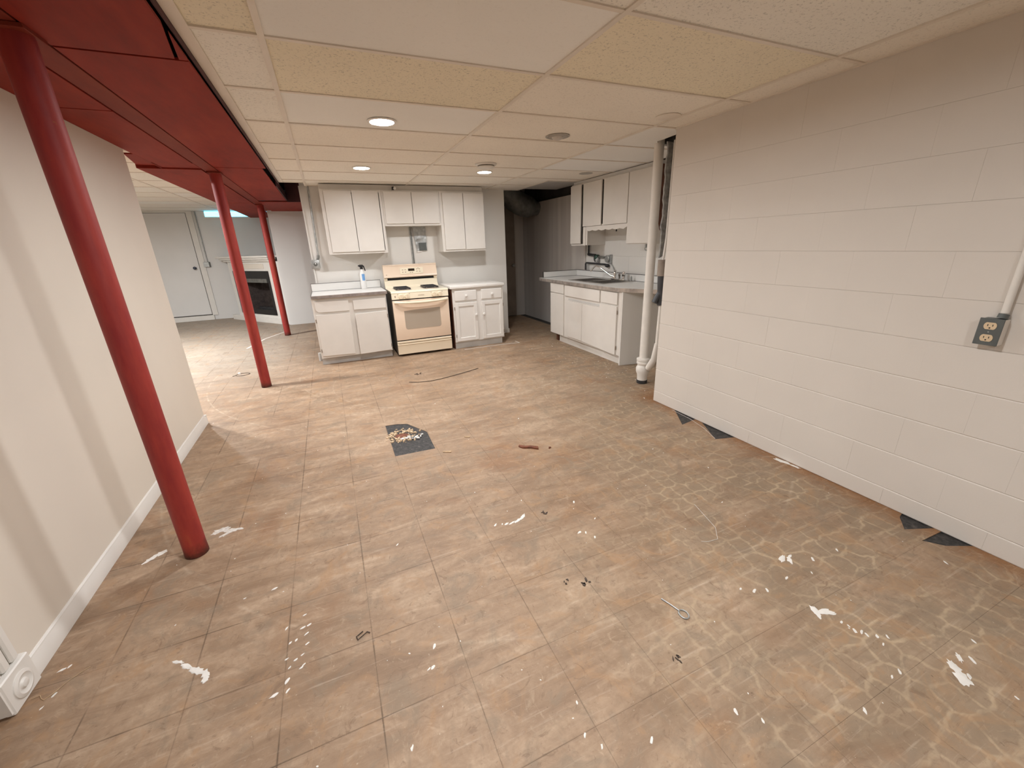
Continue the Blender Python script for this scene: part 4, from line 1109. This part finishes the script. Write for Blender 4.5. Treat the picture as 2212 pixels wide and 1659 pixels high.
# ------------------------------------------------------------------ OUTLET ON BLOCK WALL
oy0, oy1, oz0, oz1 = 0.716, 0.790, 0.942, 1.055
t = thing('wall_outlet', 'dark grey surface outlet box with two ivory sockets on the block wall', 'outlet', (2.55, 0.755, 0.94))
MB().box(2.524, WX - 0.0005, oy0 + 0.006, oy1 - 0.004, oz0 + 0.004, oz1 - 0.002, 0.003).build('box', 'box_grey', t)
MB().box(2.5225, WX - 0.001, oy0 + 0.0005, oy0 + 0.0055, oz0 + 0.002, oz1 - 0.004).build('painted_side', 'pipe_white', t)
cv = MB().box(2.520, 2.524, oy0, oy1, oz0, oz1, 0.0012).build('cover_plate', 'box_grey', t)
for zc in (0.973, 1.024):
    cyc = (oy0 + oy1) / 2
    pts = [(cyc + 0.0195 * math.cos(a) , zc + max(-0.0145, min(0.0145, 0.0195 * math.sin(a)))) for a in [k * PI / 14 for k in range(28)]]
    rc = MB().prism(pts, 2.5175, 2.5205, 'x').build('receptacle', 'ivory', cv)
    for s_ in (-1, 1): MB().box(2.5168, 2.5176, cyc + s_ * 0.0075 - 0.0012, cyc + s_ * 0.0075 + 0.0012, zc - 0.001, zc + 0.007).build('slot', 'black', rc)
    MB().lathe([(0.0028, 0), (0.0028, 0.0008)], (2.5176, cyc, zc - 0.008), '-x', 10).build('ground_hole', 'black', rc)
MB().lathe([(0.003, 0), (0.002, 0.0012)], (2.520, (oy0 + oy1) / 2, 0.9985), '-x', 10).build('screw', 'galv', cv)
t = thing('conduit', 'cream painted conduit rising from the outlet box on the block wall', 'conduit', (2.556, 0.735, 1.06))
MB().tube([(2.553, 0.735, 1.078), (2.553, 0.735, 2.185)], 0.0125, 16).build('tube', 'pipe_white', t)
MB().tube([(2.550, 0.737, 1.0555), (2.553, 0.735, 1.074)], 0.0165, 14).build('connector', 'box_grey', t)

# ------------------------------------------------------------------ DEN: box on wall, fireplace
t = thing('junction_box', 'grey junction box on conduit beside the flat white door', 'electrical box', (-2.40, 11.22, 1.15))
MB().box(-2.462, -2.36, 11.195, 11.249, 1.145, 1.25, 0.004).build('box', 'galv', t)
MB().box(-2.358, -2.345, 11.195, 11.249, 1.145, 1.25).build('side', 'box_grey', t)
MB().tube([(-2.385, 11.235, 1.25), (-2.385, 11.235, 2.278)], 0.011, 10).build('tube', 'galv', t)

A = Vector((-2.218, 11.16, 0)); U = Vector((0.59654283, -0.80258124, 0)); NN = Vector((-0.80258124, -0.59654283, 0))   # NN points into the room
def fp(u, n): q = A + U * u + NN * n; return (q.x, q.y)
t = thing('fireplace', 'white corner fireplace with mantel shelf and black firebox', 'fireplace', (-1.5, 10.3, 0))
def slabu(u0, u1, n0, n1, z0, z1, bev=0.0): return MB().prism([fp(u0, n0), fp(u1, n0), fp(u1, n1), fp(u0, n1)], z0, z1, 'z', bev)
slabu(0.20, 2.02, -0.06, 0.03, 0.001, 0.105, 0.004).build('hearth', 'trim_white', t)
MB().prism([fp(0.42, -0.02), fp(0.53, -0.02), fp(0.53, -0.10), fp(0.42, -0.10)], 0.106, 1.24).build('jamb', 'trim_white', t)
slabu(1.865, 2.0, -0.10, -0.02, 0.106, 1.24).build('jamb', 'trim_white', t)
slabu(0.53, 1.865, -0.10, -0.02, 1.055, 1.24).build('lintel', 'trim_white', t)
slabu(0.53, 1.865, -0.10, -0.02, 0.106, 0.160).build('sill', 'trim_white', t)
slabu(0.98, 1.74, -0.02, -0.012, 1.100, 1.195, 0.003).build('frieze_panel', 'wall_cream', t)
MB().prism([fp(2.001, -0.03), fp(2.262, -0.03), (-0.875, 9.36), (-0.875, 9.44), fp(2.001, -0.10)], 0.001, 1.24).build('side_filler', 'wall_den', t)
slabu(0.36, 2.04, -0.10, 0.03, 1.24, 1.275, 0.006).build('mantel_moulding', 'trim_white', t)
slabu(0.28, 2.08, -0.10, 0.07, 1.2755, 1.315, 0.006).build('mantel_moulding', 'trim_white', t)
MB().prism([fp(0.20, 0.10), fp(2.13, 0.10), fp(2.13, -0.09), (-0.872, 9.50), (-0.872, 11.24), (-2.18, 11.24), fp(0.2, -0.03)], 1.3155, 1.352).build('mantel_shelf', 'trim_white', t)
slabu(0.535, 1.86, -0.028, -0.024, 0.90, 1.054).build('hood', 'black', t)
slabu(0.535, 0.62, -0.028, -0.024, 0.161, 0.90).build('firebox_frame', 'black', t)
slabu(1.775, 1.86, -0.028, -0.024, 0.161, 0.90).build('firebox_frame', 'black', t)
slabu(0.535, 1.86, -0.028, -0.024, 0.161, 0.27).build('louvre', 'black', t)
fb = MB()
fb.prism([fp(0.62, -0.03), fp(0.78, -0.42), fp(0.76, -0.43), fp(0.60, -0.03)], 0.161, 1.0)
fb.prism([fp(1.775, -0.03), fp(1.62, -0.42), fp(1.64, -0.43), fp(1.795, -0.03)], 0.161, 1.0)
fb.prism([fp(0.76, -0.42), fp(1.64, -0.42), fp(1.64, -0.44), fp(0.76, -0.44)], 0.161, 1.0)
fb.prism([fp(0.6, -0.03), fp(1.79, -0.03), fp(1.64, -0.44), fp(0.76, -0.44)], 0.14, 0.16)
fb.prism([fp(0.6, -0.03), fp(1.79, -0.03), fp(1.64, -0.44), fp(0.76, -0.44)], 1.0, 1.02)
fb.build('firebox', 'firebrick', t)
slabu(0.75, 1.72, -0.055, -0.03, 0.82, 0.90).build('smoke_shield', 'galv_dark', t)
slabu(0.9, 1.5, -0.30, -0.20, 0.20, 0.28, 0.02).build('grate', 'black_iron', t)

# ------------------------------------------------------------------ FLOOR LITTER
FL = 0.0003
def wire(name, pts, r, m, label, cat):
    return tag(MB().tube(pts, r, 8).build(name, m), label, cat)
wire('bent_rod', [(0.629, 4.389, 0.004), (0.72, 4.335, 0.0045), (0.848, 4.303, 0.005), (0.98, 4.325, 0.005), (1.133, 4.371, 0.006), (1.30, 4.43, 0.005), (1.479, 4.507, 0.004)], 0.0035, 'scrap_dark', 'long thin dark bent wire lying on the floor before the stove', 'wire')
wire('thread', [(-1.163, 1.562, 0.0015), (-1.142, 1.566, 0.002), (-1.132, 1.55, 0.0015), (-1.121, 1.54, 0.0015), (-1.1, 1.56, 0.002), (-1.077, 1.593, 0.002), (-1.032, 1.628, 0.0015)], 0.0011, 'wood_pale', 'pale loose thread on the floor at the plinth block', 'thread')
wire('thread', [(2.555, 2.467, 0.0015), (2.542, 2.253, 0.002), (2.501, 2.074, 0.0015), (2.43, 1.904, 0.002)], 0.0013, 'fleck_thin', 'pale wire crossing the black gaps at the block wall foot', 'wire')
wire('thread', [(1.675, 1.383, 0.0015), (1.617, 1.192, 0.002), (1.556, 1.125, 0.002), (1.50, 1.132, 0.0015), (1.472, 1.148, 0.0015)], 0.0012, 'fleck_thin', 'curled pale thread on the patterned tiles out from the block wall', 'thread')
t = MB()
t.tube([(1.052, 0.967, 0.003), (1.066, 0.925, 0.003), (1.074, 0.893, 0.003)], 0.0031, 8)
t.tube([(1.074, 0.893, 0.003)] + [(1.0785 + 0.017 * math.cos(a), 0.872 + 0.021 * math.sin(a), 0.003) for a in [PI * 0.62 + k * 2 * PI * 0.93 / 16 for k in range(17)]], 0.0031, 8)
tag(t.build('eye_hook', 'galv'), 'small bright metal eye hook lying on the bare floor', 'hook')
t = MB().tube([(-1.16 + 0.075 * math.cos(a), 5.725 + 0.055 * math.sin(a), 0.004) for a in [k * 2 * PI / 20 for k in range(20)]] + [(-1.085, 5.73, 0.006)], 0.0028, 8)
t.tube([(-1.235, 5.725, 0.004), (-1.26, 5.68, 0.004)], 0.0028, 8)
tag(t.build('wire_loop', 'scrap_dark'), 'loop of dark wire on the den floor near a red post', 'wire')
tag(MB().lathe([(0.016, 0.001), (0.016, 0.012), (0.010, 0.02)], (-1.205, 5.775, 0), 'z', 12).build('bottle_cap', 'bottle_white'), 'tiny white cap beside the wire loop on the den floor', 'cap')
tag(MB().prism([(1.078, 2.455), (1.095, 2.418), (1.150, 2.396), (1.165, 2.378), (1.190, 2.352), (1.204, 2.385), (1.160, 2.422), (1.12, 2.432), (1.09, 2.470)], 0.0005, 0.012, 'z', 0.002).build('wood_scrap', 'wood_red'), 'reddish brown splinter of wood on the floor past the black patch', 'wood scrap')
tag(MB().blob((1.275, 2.338, 0.0004), 0.013, 0.009, 0.4, 0.008, 8, 0.35).build('wood_chip', 'wood_red'), 'tiny reddish chip beside the wood splinter', 'wood chip')
tag(MB().box(-0.03, 0.03, -0.007, 0.007, 0.0005, 0.006, 0.001).transform(Matrix.Translation((0.585, 2.625, 0)) @ Matrix.Rotation(-0.5, 4, 'Z')).build('wood_sliver', 'wood_pale'), 'pale wood sliver at the corner of the black patch', 'wood sliver')
tag(MB().box(-0.022, 0.022, -0.006, 0.006, 0.0005, 0.006, 0.001).transform(Matrix.Translation((0.79, 2.79, 0)) @ Matrix.Rotation(-0.6, 4, 'Z')).build('wood_sliver', 'wood_pale'), 'pale wood sliver between the black patch and the reddish splinter', 'wood sliver')
rr = random.Random(21)
def scrap(x, y, r, label):
    b = MB()
    for k in range(5):
        b.blob((x + rr.uniform(-r, r) * 0.8, y + rr.uniform(-r, r) * 0.7, FL), r * rr.uniform(0.25, 0.5), r * rr.uniform(0.1, 0.22), rr.uniform(0, 3), 0.004, 7, 0.4, rr)
    tag(b.build('dry_scrap', 'scrap_dark'), label, 'debris')
scrap(0.894, 1.693, 0.022, 'dark crumbly scrap near the curved white paint streak')
scrap(0.822, 1.182, 0.024, 'dark speckled scrap on the tan floor past the eye hook')
scrap(0.747, 1.215, 0.016, 'small dark scrap next to the speckled scrap')
scrap(0.918, 0.743, 0.018, 'blackish blob stuck on the patterned tiles')
scrap(0.789, 4.646, 0.045, 'brown scrap by the bent wire before the stove')
tag(MB().tube([(-0.10, 1.345, 0.003), (-0.125, 1.33, 0.004), (-0.12, 1.315, 0.003), (-0.085, 1.335, 0.004), (-0.075, 1.327, 0.003)], 0.0022, 7).build('bent_staple', 'scrap_dark'), 'tiny rusty bent staple on the floor', 'staple')

# white paint flecks: many small, one object
FLECKS = [(-0.313, 1.532), (-0.294, 1.473), (-0.378, 1.492), (-0.319, 1.468), (-0.304, 1.432), (-0.36, 1.415), (-0.34, 1.418), (-0.299, 1.385), (-0.314, 1.342), (-0.338, 1.33), (-0.369, 1.347), (-0.355, 1.307), (-0.307, 1.298), (-0.316, 1.289), (-0.361, 1.256), (-0.355, 1.218), (-0.398, 1.22), (-0.558, 1.738), (-0.444, 1.742), (0.14, 1.165), (0.103, 1.087), (0.117, 1.087), (0.002, 0.869), (0.518, 0.772), (0.489, 0.681), (1.832, 0.843), (1.992, 0.832), (1.618, 0.821), (1.745, 0.795), (1.434, 0.834), (1.483, 0.813), (1.391, 0.865), (1.595, 0.591), (1.6, 0.568), (1.599, 0.549), (1.614, 0.534), (1.62, 0.52), (1.646, 0.5), (1.677, 0.483), (1.629, 0.473), (1.833, 0.312), (1.747, 0.289), (1.931, 0.345), (1.562, 0.394), (1.519, 0.395), (1.319, 0.371), (0.956, 0.538), (1.008, 0.484), (0.663, 0.586), (0.519, 0.635), (2.332, 0.579), (1.79, 0.195), (0.82, 1.851), (0.973, 1.467), (1.001, 1.453), (1.023, 1.404), (0.1, 1.789), (1.293, 2.926), (0.734, 3.615), (0.603, 1.713), (0.639, 1.704), (-1.105, 1.662), (-1.123, 1.657), (-1.113, 1.509), (-1.098, 1.551), (-1.146, 4.1), (2.54, 2.8), (2.605, 3.48), (1.683, 5.5), (1.74, 5.217), (1.974, 5.381), (1.084, 1.7), (1.108, 1.526), (1.828, 1.331), (2.06, 1.634), (1.919, 1.99)]
b = MB()
rr = random.Random(4)
for (x, y) in FLECKS:
    s_ = rr.uniform(0.5, 1.0)
    b.blob((x, y, FL), 0.013 * s_, 0.0055 * s_, rr.uniform(0.2, 1.3), 0.001, 8, 0.3, rr)
for k in range(150):
    x, y = rr.uniform(-0.9, 2.45), rr.uniform(0.3, 5.3)
    if 0.2 < x < 0.56 and 2.68 < y < 3.35: continue
    s_ = rr.uniform(0.12, 0.34)
    b.blob((x, y, FL), 0.013 * s_, 0.008 * s_, rr.uniform(0, 3), 0.0008, 6, 0.3, rr)
for k in range(40):      # crumbs at the sink toe and stack foot
    x, y = rr.uniform(2.45, 3.0), rr.uniform(2.9, 5.3)
    s_ = rr.uniform(0.2, 0.6)
    b.blob((x, y, FL), 0.013 * s_, 0.008 * s_, rr.uniform(0, 3), 0.002, 6, 0.4, rr)
tag(b.build('paint_flecks', 'fleck'), 'scattered white paint flecks on the tan floor', 'paint flecks', kind='stuff')
# larger smears
def smear(pts, label, m='fleck'):
    q = MB()
    for k, (x, y, rx, ry, a) in enumerate(pts): q.blob((x, y, FL), rx, ry, a, 0.0007 + 0.00035 * k, 18, 0.32, rr)
    tag(q.build('paint_smear', m), label, 'paint smear')
smear([(-0.735, 1.507, 0.022, 0.006, -0.5), (-0.705, 1.475, 0.028, 0.008, -0.8), (-0.665, 1.440, 0.030, 0.013, -0.7), (-0.632, 1.412, 0.020, 0.012, -1.2), (-0.628, 1.388, 0.014, 0.010, 1.2)], 'wavy white paint smear near the fluted casing')
smear([(1.715, 0.905, 0.030, 0.010, 0.3), (1.735, 0.885, 0.024, 0.012, 0.8), (1.758, 0.900, 0.014, 0.006, 0.2)], 'forked white paint smear out from the block wall')
smear([(1.556, 0.664, 0.030, 0.012, 1.0), (1.580, 0.648, 0.034, 0.013, -0.3), (1.600, 0.633, 0.022, 0.008, -0.4)], 'arrow-shaped white paint smear at the end of a row of drips')
smear([(1.747, 0.325, 0.028, 0.014, 0.9), (1.72, 0.295, 0.030, 0.018, 0.9), (1.803, 0.335, 0.018, 0.008, 0.7)], 'thick white paint smear beyond the row of drips', 'fleck')
smear([(0.660, 1.695, 0.012, 0.006, 0.3), (0.690, 1.690, 0.022, 0.007, 0.25), (0.727, 1.694, 0.024, 0.008, 0.5), (0.765, 1.712, 0.026, 0.009, 0.7)], 'curved white paint streak in the middle of the floor')
smear([(-0.755, 2.33, 0.05, 0.022, 0.3), (-0.70, 2.305, 0.045, 0.016, -0.2), (-0.725, 2.28, 0.035, 0.012, 0.5)], 'flaky pale paint patch beside the thick red post', 'fleck_thin')
smear([(-1.0, 2.255, 0.026, 0.016, 0.5), (-1.035, 2.225, 0.03, 0.014, 0.9)], 'pale paint chip between the cream wall and thick red post', 'fleck')
smear([(2.548, 1.475, 0.018, 0.05, 0.1), (2.556, 1.40, 0.012, 0.03, 0.1)], 'white paint drip along the foot of the block wall', 'fleck')
# faint white lines: old cabinet outlines painted on the floor
q = MB()
for (a, b_) in (((1.62, 5.50), (2.13, 5.512)), ((2.13, 5.512), (2.474, 5.476)), ((2.474, 5.476), (2.46, 5.60))):
    d = Vector((b_[0] - a[0], b_[1] - a[1])); n_ = Vector((-d.y, d.x)).normalized() * 0.007
    q.prism([(a[0] - n_.x, a[1] - n_.y), (b_[0] - n_.x, b_[1] - n_.y), (b_[0] + n_.x, b_[1] + n_.y), (a[0] + n_.x, a[1] + n_.y)], FL, FL + 0.0007)
tag(q.build('paint_line', 'fleck'), 'thin white overspray line on the floor before the knobbed base cabinet', 'paint line')
q = MB()
for (a, b_) in (((-1.35, 7.36), (-1.18, 8.05)), ((-1.18, 8.05), (-0.9, 8.6))):
    d = Vector((b_[0] - a[0], b_[1] - a[1])); n_ = Vector((-d.y, d.x)).normalized() * 0.014
    q.prism([(a[0] - n_.x, a[1] - n_.y), (b_[0] - n_.x, b_[1] - n_.y), (b_[0] + n_.x, b_[1] + n_.y), (a[0] + n_.x, a[1] + n_.y)], FL, FL + 0.0007)
tag(q.build('paint_line', 'fleck'), 'thin white overspray line on the den floor near the slim red post', 'paint line')
# crumbled heap in the missing-tile patch
q = MB()
for k in range(150):
    a = rr.uniform(0, 2 * PI); rad = rr.gauss(0.085, 0.022)
    x, y = 0.335 + rad * 1.15 * math.cos(a), 3.055 + rad * 1.05 * math.sin(a)
    s_ = rr.uniform(0.004, 0.013)
    q.blob((x, y, -0.0028), s_, s_ * 0.7, rr.uniform(0, 3), s_ * 0.8, 6, 0.4, rr)
tag(q.build('mortar_crumbs', 'crumb'), 'ring of tan mortar crumbs on the black patch', 'debris', kind='stuff')
q = MB()
for k in range(14):
    x, y = 0.40 + rr.gauss(0, 0.035), 2.985 + rr.gauss(0, 0.018)
    s_ = rr.uniform(0.008, 0.02)
    q.blob((x, y, 0.002), s_, s_ * 0.6, rr.uniform(0, 3), 0.006, 7, 0.4, rr)
tag(q.build('plaster_bits', 'fleck'), 'white plaster bits beside the crumb ring on the black patch', 'debris', kind='stuff')
tag(MB().blob((0.325, 3.06, -0.0026), 0.055, 0.042, 0.3, 0.003, 14, 0.15, rr).build('rusty_floor_plug', 'wood_red'), 'rusty brown plug inside the crumb ring', 'floor plug')
